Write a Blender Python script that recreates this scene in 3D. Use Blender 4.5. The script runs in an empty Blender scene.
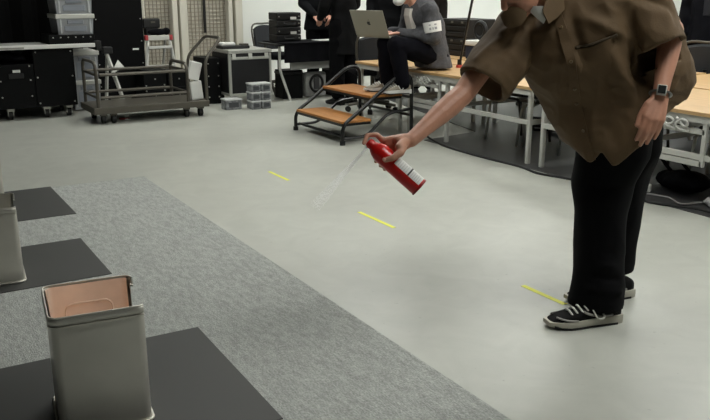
import bpy, bmesh, math, random
from mathutils import Vector, Matrix, noise
from mathutils.bvhtree import BVHTree
random.seed(7)
V = Vector
R = math.radians
sc = bpy.context.scene
COL = sc.collection

# ------------------------------------------------------------------ camera
# room axes: +X along the back wall, +Y away towards it
YAW, PITCH = R(30.9), math.atan(223 / 800)
cd = bpy.data.cameras.new('camera'); cam = bpy.data.objects.new('camera', cd); COL.objects.link(cam)
cam.location = (0, 0, 1.3); cam.rotation_euler = (math.pi / 2 - PITCH, 0, -YAW)
cd.sensor_width = 36; cd.lens = 36 * 800 / 710; cd.clip_start = .05; cd.clip_end = 100
sc.camera = cam
# ------------------------------------------------------------------ world, exposure
w = bpy.data.worlds.new('world'); sc.world = w; w.use_nodes = True
w.node_tree.nodes['Background'].inputs[0].default_value = (.9, .95, 1, 1)
w.node_tree.nodes['Background'].inputs[1].default_value = .05
vs = sc.view_settings
vs.view_transform = 'Standard'; vs.look = 'None'; vs.gamma = 1; vs.use_curve_mapping = False
vs.exposure = 1.1
LAMP = 7.0            # strength of the ceiling panels

# ------------------------------------------------------------------ materials
def lin(c):
    return tuple((((v / 255) + .055) / 1.055) ** 2.4 if v / 255 > .04045 else v / 255 / 12.92 for v in c)
MATS = {}
def M(name, rgb, rough=.6, metal=0, var=.0, scale=8, stretch=(1, 1, 1), bump=0, bscale=60, emit=0, alpha=1, spec=.5, rgb2=None, rvar=0, detail=4):
    if name in MATS: return MATS[name]
    m = bpy.data.materials.new(name); m.use_nodes = True; MATS[name] = m
    nt = m.node_tree; b = nt.nodes['Principled BSDF']
    c = lin(rgb)
    b.inputs['Base Color'].default_value = (*c, 1); b.inputs['Roughness'].default_value = rough
    b.inputs['Metallic'].default_value = metal; b.inputs['Specular IOR Level'].default_value = spec
    tc = nt.nodes.new('ShaderNodeTexCoord'); mp = nt.nodes.new('ShaderNodeMapping')
    mp.inputs['Scale'].default_value = stretch
    nt.links.new(tc.outputs['Object'], mp.inputs[0])
    if var or rgb2:
        n = nt.nodes.new('ShaderNodeTexNoise'); n.inputs['Scale'].default_value = scale; n.inputs['Detail'].default_value = detail
        nt.links.new(mp.outputs[0], n.inputs[0])
        r = nt.nodes.new('ShaderNodeValToRGB')
        c2 = lin(rgb2) if rgb2 else None
        r.color_ramp.elements[0].position = .3; r.color_ramp.elements[1].position = .7
        r.color_ramp.elements[0].color = (*(c2 or [v * (1 - var) for v in c]), 1)
        r.color_ramp.elements[1].color = (*(c if c2 else [min(1, v * (1 + var)) for v in c]), 1)
        nt.links.new(n.outputs[0], r.inputs[0]); nt.links.new(r.outputs[0], b.inputs['Base Color'])
        if rvar:
            mr = nt.nodes.new('ShaderNodeMapRange'); mr.inputs[3].default_value = rough - rvar; mr.inputs[4].default_value = rough + rvar
            nt.links.new(n.outputs[0], mr.inputs[0]); nt.links.new(mr.outputs[0], b.inputs['Roughness'])
    if bump:
        n2 = nt.nodes.new('ShaderNodeTexNoise'); n2.inputs['Scale'].default_value = bscale; n2.inputs['Detail'].default_value = 3
        nt.links.new(mp.outputs[0], n2.inputs[0])
        bp = nt.nodes.new('ShaderNodeBump'); bp.inputs['Strength'].default_value = bump; bp.inputs['Distance'].default_value = .01
        nt.links.new(n2.outputs[0], bp.inputs['Height']); nt.links.new(bp.outputs[0], b.inputs['Normal'])
    if emit:
        b.inputs['Emission Color'].default_value = (*c, 1); b.inputs['Emission Strength'].default_value = emit
    if alpha < 1:
        b.inputs['Alpha'].default_value = alpha
    return m

def floor_material():
    m = M('floor_vinyl', (174, 175, 167), .34, 0, var=.07, scale=1.3, rvar=.05)
    nt = m.node_tree; b = nt.nodes['Principled BSDF']
    # scuffs and faint wipe marks laid over the base tone
    src = b.inputs['Base Color'].links[0].from_socket
    tc = nt.nodes.new('ShaderNodeTexCoord')
    n = nt.nodes.new('ShaderNodeTexNoise'); n.inputs['Scale'].default_value = 5; n.inputs['Detail'].default_value = 8; n.inputs['Distortion'].default_value = 1.2
    nt.links.new(tc.outputs['Object'], n.inputs[0])
    mr = nt.nodes.new('ShaderNodeMapRange'); mr.inputs[1].default_value = .3; mr.inputs[2].default_value = .7; mr.inputs[3].default_value = .93; mr.inputs[4].default_value = 1.04
    nt.links.new(n.outputs[0], mr.inputs[0])
    n3 = nt.nodes.new('ShaderNodeTexNoise'); n3.inputs['Scale'].default_value = 34; n3.inputs['Detail'].default_value = 2
    nt.links.new(tc.outputs['Object'], n3.inputs[0])
    m3 = nt.nodes.new('ShaderNodeMapRange'); m3.inputs[1].default_value = .22; m3.inputs[2].default_value = .3; m3.inputs[3].default_value = .75; m3.inputs[4].default_value = 1
    nt.links.new(n3.outputs[0], m3.inputs[0])
    mu = nt.nodes.new('ShaderNodeMath'); mu.operation = 'MULTIPLY'
    nt.links.new(mr.outputs[0], mu.inputs[0]); nt.links.new(m3.outputs[0], mu.inputs[1])
    mx = nt.nodes.new('ShaderNodeVectorMath'); mx.operation = 'SCALE'
    nt.links.new(src, mx.inputs[0]); nt.links.new(mu.outputs[0], mx.inputs['Scale'])
    nt.links.new(mx.outputs[0], b.inputs['Base Color'])
    return m

def carpet_material():
    m = M('carpet_felt', (160, 162, 158), .95, 0, var=.24, scale=190, stretch=(1, .5, 1), bump=.5, bscale=160, spec=.15)
    nt = m.node_tree; b = nt.nodes['Principled BSDF']
    src = b.inputs['Base Color'].links[0].from_socket
    tc = nt.nodes.new('ShaderNodeTexCoord'); mp = nt.nodes.new('ShaderNodeMapping'); mp.inputs['Scale'].default_value = (1, .3, 1); mp.inputs['Rotation'].default_value = (0, 0, .5)
    nt.links.new(tc.outputs['Object'], mp.inputs[0])
    n = nt.nodes.new('ShaderNodeTexNoise'); n.inputs['Scale'].default_value = 60; n.inputs['Detail'].default_value = 6
    nt.links.new(mp.outputs[0], n.inputs[0])
    mr = nt.nodes.new('ShaderNodeMapRange'); mr.inputs[1].default_value = .3; mr.inputs[2].default_value = .7; mr.inputs[3].default_value = .82; mr.inputs[4].default_value = 1.16
    nt.links.new(n.outputs[0], mr.inputs[0])
    mx = nt.nodes.new('ShaderNodeVectorMath'); mx.operation = 'SCALE'
    nt.links.new(src, mx.inputs[0]); nt.links.new(mr.outputs[0], mx.inputs['Scale']); nt.links.new(mx.outputs[0], b.inputs['Base Color'])
    return m

wood_top = M('light_wood', (196, 160, 112), .45, var=.12, scale=7, stretch=(8, .6, 8))
wood_step = M('step_wood', (176, 118, 58), .5, var=.18, scale=7, stretch=(8, .7, 8))
white_metal = M('white_painted_metal', (196, 196, 190), .4, var=.04)
grey_metal = M('grey_metal', (88, 84, 76), .42, .35, var=.08)
black_metal = M('black_tube', (14, 14, 14), .32, spec=.5)
alu = M('aluminium', (186, 186, 180), .35, .5, var=.06)
black_plastic = M('black_plastic', (9, 9, 10), .5, var=.15, scale=20)
black_ply = M('black_case_panel', (10, 11, 12), .55, spec=.12, var=.15, scale=30, bump=.1, bscale=200)
rubber = M('rubber', (12, 12, 12), .7)
black_cloth = M('black_cloth', (11, 11, 15), .9, spec=.12, var=.2, scale=9, bump=.3, bscale=25)
clear_plastic = M('frosted_plastic', (150, 152, 155), .25, var=.06, spec=.6)
silver_tin = M('tinplate', (196, 193, 184), .36, .72, var=.08, scale=5, bump=.04, bscale=14, rvar=.06)
copper = M('tin_inside_copper_tone', (244, 220, 202), .38, .3, var=.10, scale=9, bump=.08, bscale=18)  # pale copper tone, used only inside the nearest tin
white_paper = M('white_paper', (222, 222, 218), .7)
skin = M('skin', (186, 134, 110), .5, var=.07, scale=18, bump=.06, bscale=140)
skin2 = M('skin_fair', (200, 146, 124), .5, var=.05, scale=18)
hair_m = M('dark_hair', (22, 18, 16), .5, var=.3, scale=60, stretch=(1, 1, .1))

# ------------------------------------------------------------------ helpers
OFF = {}
def top(o):
    while o.parent: o = o.parent
    return o
def tag(o, label, cat, group=None):
    o['label'] = label; o['category'] = cat
    if group: o['group'] = group
    return o
def T(name, label, cat, loc=(0, 0, 0), group=None):
    o = bpy.data.objects.new(name, None); COL.objects.link(o); o.location = loc; o.empty_display_size = .1
    OFF[o.name] = V(loc)
    return tag(o, label, cat, group)
def from_mesh(name, me, mat, parent=None, smooth=False):
    if parent is not None:
        off = OFF.get(top(parent).name, V())
        if off.length: me.transform(Matrix.Translation(-off))
    me.materials.clear(); me.materials.append(mat); me.name = name
    if smooth:
        me.polygons.foreach_set('use_smooth', [True] * len(me.polygons))
    o = bpy.data.objects.new(name, me); COL.objects.link(o); o.parent = parent
    return o
def O(name, bm, mat, parent=None, smooth=False, auto=None):
    me = bpy.data.meshes.new(name)
    bmesh.ops.recalc_face_normals(bm, faces=bm.faces[:])
    if auto is not None:
        for f in bm.faces: f.smooth = True
        for e in bm.edges:
            if len(e.link_faces) == 2 and e.calc_face_angle(0) > auto: e.smooth = False
    bm.to_mesh(me); bm.free()
    return from_mesh(name, me, mat, parent, smooth)
def S(name, bm, mat, parent=None, **k):
    o = O(name, bm, mat, parent, **k)
    if parent is None: o['kind'] = 'structure'
    return o
def copy_tree(o, parent=None):
    c = o.copy(); COL.objects.link(c); c.parent = parent
    for ch in list(o.children): copy_tree(ch, c)
    return c
def B(): return bmesh.new()
def box(bm, x0, x1, y0, y1, z0, z1, bev=0):
    return rbox(bm, ((x0 + x1) / 2, (y0 + y1) / 2, (z0 + z1) / 2), (abs(x1 - x0), abs(y1 - y0), abs(z1 - z0)), None, bev)
def rbox(bm, c, s, rot=None, bev=0):
    m = Matrix.Translation(c) @ (rot.to_4x4() if rot else Matrix.Identity(4)) @ Matrix.Diagonal((*s, 1))
    r = bmesh.ops.create_cube(bm, size=1, matrix=m)
    if bev:
        es = {e for v in r['verts'] for e in v.link_edges}
        bmesh.ops.bevel(bm, geom=list(es), offset=bev, segments=2, affect='EDGES', profile=.5)
    return bm
def frame_of(d):
    d = V(d).normalized()
    a = V((0, 0, 1)) if abs(d.z) < .95 else V((1, 0, 0))
    u = d.cross(a).normalized(); return d, u, d.cross(u).normalized()
def tube(bm, pts, r, seg=8, closed=False, flat=None):
    pts = [V(p) for p in pts]; n = len(pts); rings = []
    rr = r if isinstance(r, (list, tuple)) else [r] * n
    prev = None
    for i, p in enumerate(pts):
        a = pts[(i - 1) % n] if (i > 0 or closed) else p
        b = pts[(i + 1) % n] if (i < n - 1 or closed) else p
        t = (b - a).normalized()
        if prev is None: _, u, _ = frame_of(t)
        else:
            u = prev - t * prev.dot(t)
            u = u.normalized() if u.length > 1e-6 else frame_of(t)[1]
        prev = u; v = t.cross(u)
        rings.append([bm.verts.new(p + (u * math.cos(2 * math.pi * k / seg) + v * math.sin(2 * math.pi * k / seg) * (flat or 1)) * rr[i]) for k in range(seg)])
    for i in range(n if closed else n - 1):
        A, C = rings[i], rings[(i + 1) % n]
        for k in range(seg):
            bm.faces.new((A[k], A[(k + 1) % seg], C[(k + 1) % seg], C[k]))
    if not closed:
        bm.faces.new(rings[0][::-1]); bm.faces.new(rings[-1])
    return bm
def smooth_path(pts, n=5):
    pts = [V(p) for p in pts]; out = []
    for i in range(len(pts) - 1):
        p0 = pts[max(i - 1, 0)]; p1 = pts[i]; p2 = pts[i + 1]; p3 = pts[min(i + 2, len(pts) - 1)]
        for k in range(n):
            t = k / n
            out.append(.5 * ((2 * p1) + (p2 - p0) * t + (2 * p0 - 5 * p1 + 4 * p2 - p3) * t * t + (3 * p1 - p0 - 3 * p2 + p3) * t ** 3))
    return out + [pts[-1]]
def round_path(pts, r=.05, n=4):
    pts = [V(p) for p in pts]; out = [pts[0]]
    for i in range(1, len(pts) - 1):
        a, b, c = pts[i - 1], pts[i], pts[i + 1]
        ra = min(r, (a - b).length * .45); rc = min(r, (c - b).length * .45)
        p = b + (a - b).normalized() * ra; q = b + (c - b).normalized() * rc
        for k in range(n + 1):
            t = k / n; out.append((1 - t) ** 2 * p + 2 * t * (1 - t) * b + t * t * q)
    return out + [pts[-1]]
def cyl(bm, p0, p1, r0, r1=None, seg=14):
    return tube(bm, [p0, p1], [r0, r1 if r1 is not None else r0], seg)
def lathe(bm, prof, mat=None, seg=28):
    rings = []
    for r, z in prof:
        rings.append([bm.verts.new((r * math.cos(2 * math.pi * k / seg), r * math.sin(2 * math.pi * k / seg), z)) for k in range(seg)])
    for A, C in zip(rings, rings[1:]):
        for k in range(seg): bm.faces.new((A[k], A[(k + 1) % seg], C[(k + 1) % seg], C[k]))
    bm.faces.new(rings[0][::-1]); bm.faces.new(rings[-1])
    if mat: bmesh.ops.transform(bm, matrix=mat, verts=[v for r in rings for v in r])
    return bm
def loft(bm, rings, cap=True):
    rs = [[bm.verts.new(p) for p in r] for r in rings]; n = len(rs[0])
    for A, C in zip(rs, rs[1:]):
        for k in range(n): bm.faces.new((A[k], A[(k + 1) % n], C[(k + 1) % n], C[k]))
    if cap: bm.faces.new(rs[0][::-1]); bm.faces.new(rs[-1])
    return bm
def prism(bm, poly, z0, z1):
    a = [bm.verts.new((x, y, z0)) for x, y in poly]; b = [bm.verts.new((x, y, z1)) for x, y in poly]; n = len(poly)
    bm.faces.new(a[::-1]); bm.faces.new(b)
    for i in range(n): bm.faces.new((a[i], a[(i + 1) % n], b[(i + 1) % n], b[i]))
    return bm
def cap(bm, p0, r0, p1=None, r1=None):
    p0 = V(p0); p1 = V(p1) if p1 is not None else None; r1 = r1 if r1 is not None else r0
    bmesh.ops.create_icosphere(bm, subdivisions=2, radius=r0, matrix=Matrix.Translation(p0))
    if p1 is not None:
        bmesh.ops.create_icosphere(bm, subdivisions=2, radius=r1, matrix=Matrix.Translation(p1))
        tube(bm, [p0, p1], [r0 * .98, r1 * .98], 14)
def ell(bm, c, s, ax=None):
    m = Matrix.Translation(c) @ (ax.to_4x4() if ax else Matrix.Identity(4)) @ Matrix.Diagonal((*s, 1))
    bmesh.ops.create_icosphere(bm, subdivisions=3, radius=1, matrix=m)
def axes(x, y, z):
    return Matrix((x, y, z)).transposed()
def fuse(bm, voxel, it=4, fac=.5, cuts=None):
    """one continuous surface out of overlapping closed shapes"""
    bmesh.ops.recalc_face_normals(bm, faces=bm.faces[:])
    me = bpy.data.meshes.new('tmp'); bm.to_mesh(me); bm.free()
    o = bpy.data.objects.new('tmp', me); COL.objects.link(o)
    m = o.modifiers.new('r', 'REMESH'); m.mode = 'VOXEL'; m.voxel_size = voxel
    s = o.modifiers.new('s', 'SMOOTH'); s.factor = fac; s.iterations = it
    tmp = []
    for cb in cuts or []:
        bmesh.ops.recalc_face_normals(cb, faces=cb.faces[:])
        cm = bpy.data.meshes.new('tmpc'); cb.to_mesh(cm); cb.free()
        co = bpy.data.objects.new('tmpc', cm); COL.objects.link(co); tmp.append(co)
        bo = o.modifiers.new('b', 'BOOLEAN'); bo.operation = 'DIFFERENCE'; bo.object = co; bo.solver = 'EXACT'
    dg = bpy.context.evaluated_depsgraph_get(); dg.update()
    out = bpy.data.meshes.new_from_object(o.evaluated_get(dg))
    for q in tmp + [o]:
        d = q.data; bpy.data.objects.remove(q); bpy.data.meshes.remove(d)
    return out
def wrinkle(me, amp, freq, stretch=(1, 1, 1), seed=0, folds=(), calm=None):
    me.update()
    nrm = [v.normal.copy() for v in me.vertices]
    st = V(stretch)
    for v, nn in zip(me.vertices, nrm):
        q = V((v.co.x * st.x, v.co.y * st.y, v.co.z * st.z)) * freq + V((seed, seed * 2.3, 0))
        d = amp * (1 - 2.2 * abs(noise.noise(q))) if amp else 0
        for a, b, wd, dep in folds:
            ab = b - a; t = max(0, min(1, (v.co - a).dot(ab) / ab.length_squared)); ds = (v.co - a - ab * t).length
            if ds < wd * 3: d += dep * math.exp(-(ds / wd) ** 2) * math.sin(math.pi * (.1 + .8 * t))
        if calm is not None: d *= min(1, max(.15, (v.co.z - calm) / .16))
        v.co += V((nn.x, nn.y, nn.z * .35)) * d
    me.update()

# ------------------------------------------------------------------ the room
WB = 10.5
b = B(); box(b, -6, 18, -5, WB, -.1, 0); floor = S('floor', b, floor_material())
wall_m = M('wall_paint', (240, 242, 237), .8, var=.02, scale=2)
b = B(); box(b, -6, 18, WB, WB + .15, 0, 3.4); S('wall_back', b, wall_m)
dark_wall = M('dark_wall_paint', (70, 70, 70), .8)
b = B(); box(b, -6.15, -6, -5, WB, 0, 3.4); S('wall_left', b, dark_wall)
b = B(); box(b, 18, 18.15, -5, WB, 0, 3.4); S('wall_right', b, wall_m)
b = B(); box(b, -6, 18, -5.15, -5, 0, 3.4); S('wall_front', b, dark_wall)
b = B(); box(b, -6, 18, -5, WB, 3.4, 3.5); S('ceiling', b, M('ceiling_board', (120, 120, 118), .9))
lamp_m = M('lamp_diffuser', (252, 254, 248), .5, emit=LAMP)
first = None
names_y = {.9: 'over the near end of the hall', 4.5: 'over the middle of the hall', 8.2: 'over the far end of the hall'}
names_x = {2.4: 'leftmost', 5.0: 'second from the left', 7.6: 'in the centre', 10.2: 'second from the right', 12.8: 'rightmost'}
for yy in names_y:
    for xx in names_x:
        if first is None:
            t = T('ceiling_light', 'x', 'light'); first = t
            b = B(); box(b, -.75, .75, -.45, .45, -.03, 0); O('housing', b, white_metal, t)
            b = B(); box(b, -.7, .7, -.4, .4, -.045, -.031); O('diffuser', b, lamp_m, t)
        else: t = copy_tree(first)
        t.location = (xx, yy, 3.4)
        tag(t, 'flat white ceiling light panel %s, %s' % (names_y[yy], names_x[xx]), 'light', 'ceiling light panels')

# grid partition behind the stepladder, with posts
grid_m = M('partition_sheet', (196, 190, 176), .7, var=.05)
b = B(); box(b, 2.5, 4.3, 10.3, 10.32, 0, 3.4); part = S('trim_1', b, grid_m)
b = B()
for i in range(36): box(b, 2.52 + i * .05, 2.528 + i * .05, 10.288, 10.3, 0, 3.4)
for i in range(68): box(b, 2.5, 4.3, 10.284, 10.296, .03 + i * .05, .038 + i * .05)
g = O('wire_grid', b, M('partition_wire', (150, 143, 128), .6), part); g['kind'] = 'stuff'
for i, (x0, x1) in enumerate(((3.38, 3.45), (3.48, 3.58), (4.14, 4.2), (4.24, 4.34))):
    b = B(); box(b, x0, x1, 10.16, 10.28, 0, 3.4, .008); O('post', b, M('post_paint', (208, 204, 190), .6), part)
b = B(); cyl(b, (3.02, 10.24, 0), (3.02, 10.24, 3.4), .03); O('pipe', b, M('post_paint', (0, 0, 0)), part, auto=.6)
b = B(); box(b, 3.83, 3.86, 10.25, 10.28, .72, 3.2, .005); O('cord', b, black_plastic, part)

# flat dark grey layer over the floor under the tables
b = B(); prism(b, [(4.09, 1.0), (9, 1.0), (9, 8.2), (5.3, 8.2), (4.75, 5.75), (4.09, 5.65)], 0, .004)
m_dark = M('dark_floor_tone', (58, 58, 59), .42, var=.18, scale=2.2, stretch=(3, .5, 1))
tag(O('dark_floor_area', b, m_dark), 'dark grey area of the floor under the row of tables', 'floor sheet')

# ------------------------------------------------------------------ carpet, mats, tape
b = B(); box(b, -3.5, 1.555, -2.0, 5.52, 0, .006)
tag(O('carpet', b, carpet_material()), 'large mottled grey felt carpet laid on the left of the floor', 'carpet')
mat_m = M('black_mat', (50, 50, 48), .62, var=.16, scale=3, rvar=.08, detail=8)
for (x1, y0, y1, rz, lab) in ((.925, 4.76, 5.53, 0, 'farthest of three black mats on the grey carpet'),
                              (.835, 3.61, 4.25, 0, 'black mat on the carpet under the second tin'),
                              (.965, 2.02, 2.82, -.02, 'nearest black mat on the carpet, under the tin with copper-coloured inside')):
    b = B(); box(b, -.95, 0, y0 - y1, 0, .0062, .0095, .001); o = O('floor_mat', b, mat_m); o.location = (x1, y1, 0); o.rotation_euler.z = rz
    tag(o, lab, 'mat', 'black mats on the carpet')
tape_m = M('yellow_tape', (226, 228, 70), .5, var=.05)
for (y0, y1, lab) in ((2.26, 2.52, 'yellow tape strip on the floor touching the black sneaker'), (3.57, 3.95, 'yellow tape strip on the floor below the red spray can'),
                      (4.90, 5.22, 'small farthest yellow tape strip on the grey floor')):
    b = B(); box(b, 2.38, 2.405, y0, y1, 0, .0015); tag(O('tape_strip', b, tape_m), lab, 'tape', 'yellow tape strips on the floor')

# ------------------------------------------------------------------ square tins
def rrect(x0, x1, y0, y1, r, n=4):
    out = []
    for cx, cy, a0 in ((x1 - r, y1 - r, 0), (x0 + r, y1 - r, 90), (x0 + r, y0 + r, 180), (x1 - r, y0 + r, 270)):
        for k in range(n + 1):
            a = R(a0 + 90 * k / n); out.append((cx + r * math.cos(a), cy + r * math.sin(a)))
    return out
def make_tin(x0, x1, y0, y1, h, lab, z=.0095, rz=0, lin_m=silver_tin):
    t = T('square_tin', lab, 'tin', ((x0 + x1) / 2, (y0 + y1) / 2, z), 'square tins on the black mats')
    x0, x1, y0, y1 = -(x1 - x0) / 2, (x1 - x0) / 2, -(y1 - y0) / 2, (y1 - y0) / 2
    OFF[t.name] = V(); t.rotation_euler.z = R(rz)
    th = .0035; cut = .13
    # walls as a strip that follows the rounded outline; the right side is cut down low
    def shell(inset, zfun, lo):
        return [(x, y, lo) for x, y in rrect(x0 + inset, x1 - inset, y0 + inset, y1 - inset, .024)], [(x, y, zfun(x, y)) for x, y in rrect(x0 + inset, x1 - inset, y0 + inset, y1 - inset, .024)]
    def zf(x, y): return cut if (x > x1 - .012 and abs(y) < (y1 - .018)) else h - .02
    bb = B(); lo, hi = shell(0, zf, 0); mid = [(p[0], p[1], cut * .9) for p in lo]
    loft(bb, [lo, mid, hi], cap=False)
    n = len(lo); bmesh.ops.contextual_create(bb, geom=[v for v in bb.verts if abs(v.co.z) < 1e-6])
    O('wall', bb, silver_tin, t, auto=.5)
    bb = B(); lo, hi = shell(th + .002, lambda x, y: zf(x, y) + (.014 if zf(x, y) > .2 else 0), .004); mid = [(p[0], p[1], cut * .9) for p in lo]
    loft(bb, [lo, mid, hi], cap=False); bmesh.ops.contextual_create(bb, geom=[v for v in bb.verts if abs(v.co.z - .004) < 1e-6])
    O('lining', bb, lin_m, t, auto=.5)
    # pressed panel on the inside of the far wall
    bb = B()
    rect = [(x0 + .06, y1 - .008, .1), (x1 - .06, y1 - .008, .1), (x1 - .06, y1 - .008, h - .07), (x0 + .06, y1 - .008, h - .07)]
    tube(bb, round_path(rect + rect[:2], .03)[3:-3], .003, 6); O('pressed_rib', bb, lin_m, t, smooth=True)
    # rolled bands: three sides only, open on the right
    def band(name, zc, rr, hh, mt):
        path = [p for p in rrect(x0 - .003, x1 + .003, y0 - .003, y1 + .003, .027, 6)]
        k = next(i for i, p in enumerate(path) if p[0] < x1 - .004 and p[1] > 0)
        path = [p for p in path[k - 4 if k >= 4 else 0:] if True]
        path = [p for p in path if not (p[0] > x1 - .004 and p[1] < 0)]
        bb = B()
        prof = [(0, -hh), (rr, -hh * .7), (rr, hh * .7), (0, hh), (-rr, hh * .7), (-rr, -hh * .7)]
        rings = []
        for i, p in enumerate(path):
            a = V(path[max(i - 1, 0)]); c = V(path[min(i + 1, len(path) - 1)]); tt = (c - a).normalized(); nn = V((tt.y, -tt.x))
            rings.append([(p[0] + nn.x * q, p[1] + nn.y * q, zc + s) for q, s in prof])
        loft(bb, rings); O(name, bb, mt, t, auto=.9)
    band('rim', h - .003, .0022, .003, silver_tin)
    band('rim_band', h - .017, .003, .011, silver_tin)
    band('neck_bead', h - .032, .0036, .003, silver_tin)
    bb = B()
    lo = rrect(x0 - .004, x1 + .004, y0 - .004, y1 + .004, .026)
    tube(bb, [(x, y, .005) for x, y in lo], .005, 6, closed=True); O('base_seam', bb, silver_tin, t, smooth=True)
    return t
make_tin(.350, .616, 2.230, 2.508, .386, 'nearest open square tin with copper-coloured inside', rz=-6.5, lin_m=copper)
make_tin(.215, .48, 3.71, 3.985, .355, 'second square tin, cut off by the left edge, on the middle mat', rz=-5)
make_tin(.300, .570, 4.93, 5.20, .355, 'farthest square tin, only its right edge in view, on the far mat')

# ------------------------------------------------------------------ portable steps
t = T('portable_steps', 'two-tread portable steps with orange-brown wood and black tube frame', 'steps', (3.7, 6.2, 0))
for (x0, x1, z, y0, y1) in ((3.36, 3.66, .2, 5.84, 6.68), (3.64, 3.98, .4, 5.84, 6.68)):
    b = B(); box(b, x0, x1, y0, y1, z - .022, z, .004); tr = O('tread', b, wood_step, t)
    b = B(); box(b, x0 + .004, x1 - .004, y0 + .003, y1 - .003, z - .045, z - .0225); O('tread_frame', b, black_metal, tr)
for yy in (5.82, 6.70):
    b = B(); tube(b, round_path([(3.36, yy, .02), (3.36, yy, .17), (3.52, yy, .27), (3.92, yy, .56), (4.06, yy, .56), (4.07, yy, .02)], .09, 5), .0165, 10); O('side_frame', b, black_metal, t, auto=.7)
    b = B(); tube(b, round_path([(3.36, yy, .055), (3.6, yy, .055), (3.82, yy, .24), (4.06, yy, .26)], .07), .0135, 8); O('brace', b, black_metal, t, auto=.7)
    for xx in (3.36, 4.07):
        b = B(); cyl(b, (xx, yy, 0), (xx, yy, .035), .024); O('foot', b, rubber, t, auto=.7)
for (xx, zz) in ((4.07, .2), (3.4, .06), (4.07, .36)):
    b = B(); cyl(b, (xx, 5.82, zz), (xx, 6.70, zz), .013, seg=8); O('crossbar', b, black_metal, t, auto=.7)

# ------------------------------------------------------------------ folding tables
def make_table(x0, x1, y0, y1, lab, bracket_y=None, legs=None, h=.59):
    cx, cy = (x0 + x1) / 2, (y0 + y1) / 2
    t = T('folding_table', lab, 'table', (cx, cy, 0), 'wood-topped tables in rows')
    b = B(); box(b, x0, x1, y0, y1, h - .024, h, .003); O('tabletop', b, wood_top, t)
    for xx in (x0 + .012, x1 - .042):
        b = B(); box(b, xx, xx + .03, y0 + .02, y1 - .02, h - .066, h - .0245); O('apron', b, white_metal, t)
    legs = legs or (y0 + .05, y1 - .05)
    for ly in legs:
        for xx in (x0 + .03, x1 - .06):
            b = B(); rbox(b, (xx + .015, ly, (h - .066) / 2), (.032, .032, h - .066), None, .005); O('leg', b, white_metal, t)
        b = B(); box(b, x0 + .06, x1 - .06, ly - .012, ly + .012, .3, .335); O('end_rail', b, white_metal, t)
    b = B(); box(b, x0 + .025, x0 + .05, y0 + .05, y1 - .05, .30, .335, .003); O('beam', b, white_metal, t)
    if bracket_y:
        a, c = bracket_y
        fr = B()
        for (p, q, r_, s_) in ((a, c, .455, .485), (a, c, .262, .295)): box(fr, x0 + .018, x0 + .04, p, q, r_, s_)
        for p in (a, c): box(fr, x0 + .018, x0 + .04, p - .013, p + .013, .262, .525)
        O('end_frame', fr, white_metal, t)
        # scrolled steel catch
        for k, (oy, fl) in enumerate(((.07, 1), (.17, -1), (.27, 1))):
            if a + oy > c - .03: continue
            b = B(); yy = c - oy
            tube(b, smooth_path([(x0 + .006, yy - .045, .468), (x0 - .002, yy + .022 * fl, .474), (x0 - .008, yy + .042, .502), (x0 - .004, yy, .535), (x0 - .002, yy - .036, .512), (x0 - .004, yy - .012 * fl, .492), (x0 - .002, yy + .046, .54)], 5), .0085, 6)
            O('catch', b, M('catch_steel', (205, 205, 200), .35, .2), t, smooth=True)
    return t
make_table(4.15, 5.12, 4.40, 6.08, 'wood-topped white-legged table the seated person sits on', (5.56, 5.98), (4.45, 5.47, 6.03))
make_table(4.15, 5.12, 2.62, 4.34, 'wood-topped white-legged table behind the bending person', (2.95, 3.36), (4.30, 3.52))
make_table(4.15, 5.12, 6.14, 6.93, 'short wood-topped table end behind the portable steps', None)
make_table(5.17, 6.15, 4.40, 6.08, 'wood-topped table in the rear row behind the spraying arm')
make_table(5.17, 6.15, 2.62, 4.34, 'wood-topped table in the rear row at the right edge')
make_table(5.17, 6.15, 6.14, 7.8, 'wood-topped table in the rear row carrying the crate stack')

# cables on the floor
cab = M('cable_black', (18, 18, 18), .5)
b = B(); tube(b, smooth_path([(4.3, 6.0, .008), (4.08, 5.4, .008), (4.04, 4.84, .008), (4.06, 4.4, .008), (4.02, 4.15, .008), (4.08, 3.9, .008), (4.1, 3.5, .008), (4.05, 3.2, .008), (4.17, 2.9, .008), (4.1, 2.6, .008), (4.12, 2.0, .008)], 5), .009, 6)
tag(O('cable', b, cab, smooth=True), 'long black cable lying on the floor along the front of the tables', 'cable')
b = B(); tube(b, smooth_path([(4.3, 3.52, .01), (4.2, 3.35, .012), (4.24, 3.2, .01), (4.17, 3.05, .012), (4.3, 2.98, .02), (4.26, 2.85, .012), (4.2, 2.6, .01)], 6), .0055, 6)
tag(O('cable', b, M('cable_grey', (150, 150, 148), .5), smooth=True), 'light grey cable tangled on the floor behind the right leg', 'cable')
t = T('plug_adapter', 'white plug adapter with a cable on the floor beside the trouser leg', 'plug', (4.26, 3.40, 0))
b = B(); rbox(b, (4.26, 3.40, .03), (.05, .07, .05), Matrix.Rotation(.5, 3, 'Z'), .008); O('body', b, white_paper, t)
b = B(); cyl(b, (4.245, 3.43, .02), (4.20, 3.52, .012), .012); O('plug', b, black_plastic, t)
t = T('plastic_bag', 'crumpled clear plastic bag on the floor at the right edge', 'bag', (4.32, 2.86, 0))
b = B(); ell(b, (4.36, 2.84, .045), (.10, .08, .045)); ell(b, (4.32, 2.92, .03), (.06, .06, .03)); me = fuse(b, .012, 2); wrinkle(me, .016, 26)
from_mesh('film', me, M('bag_film', (190, 190, 190), .2, var=.2, scale=40), t)
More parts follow.
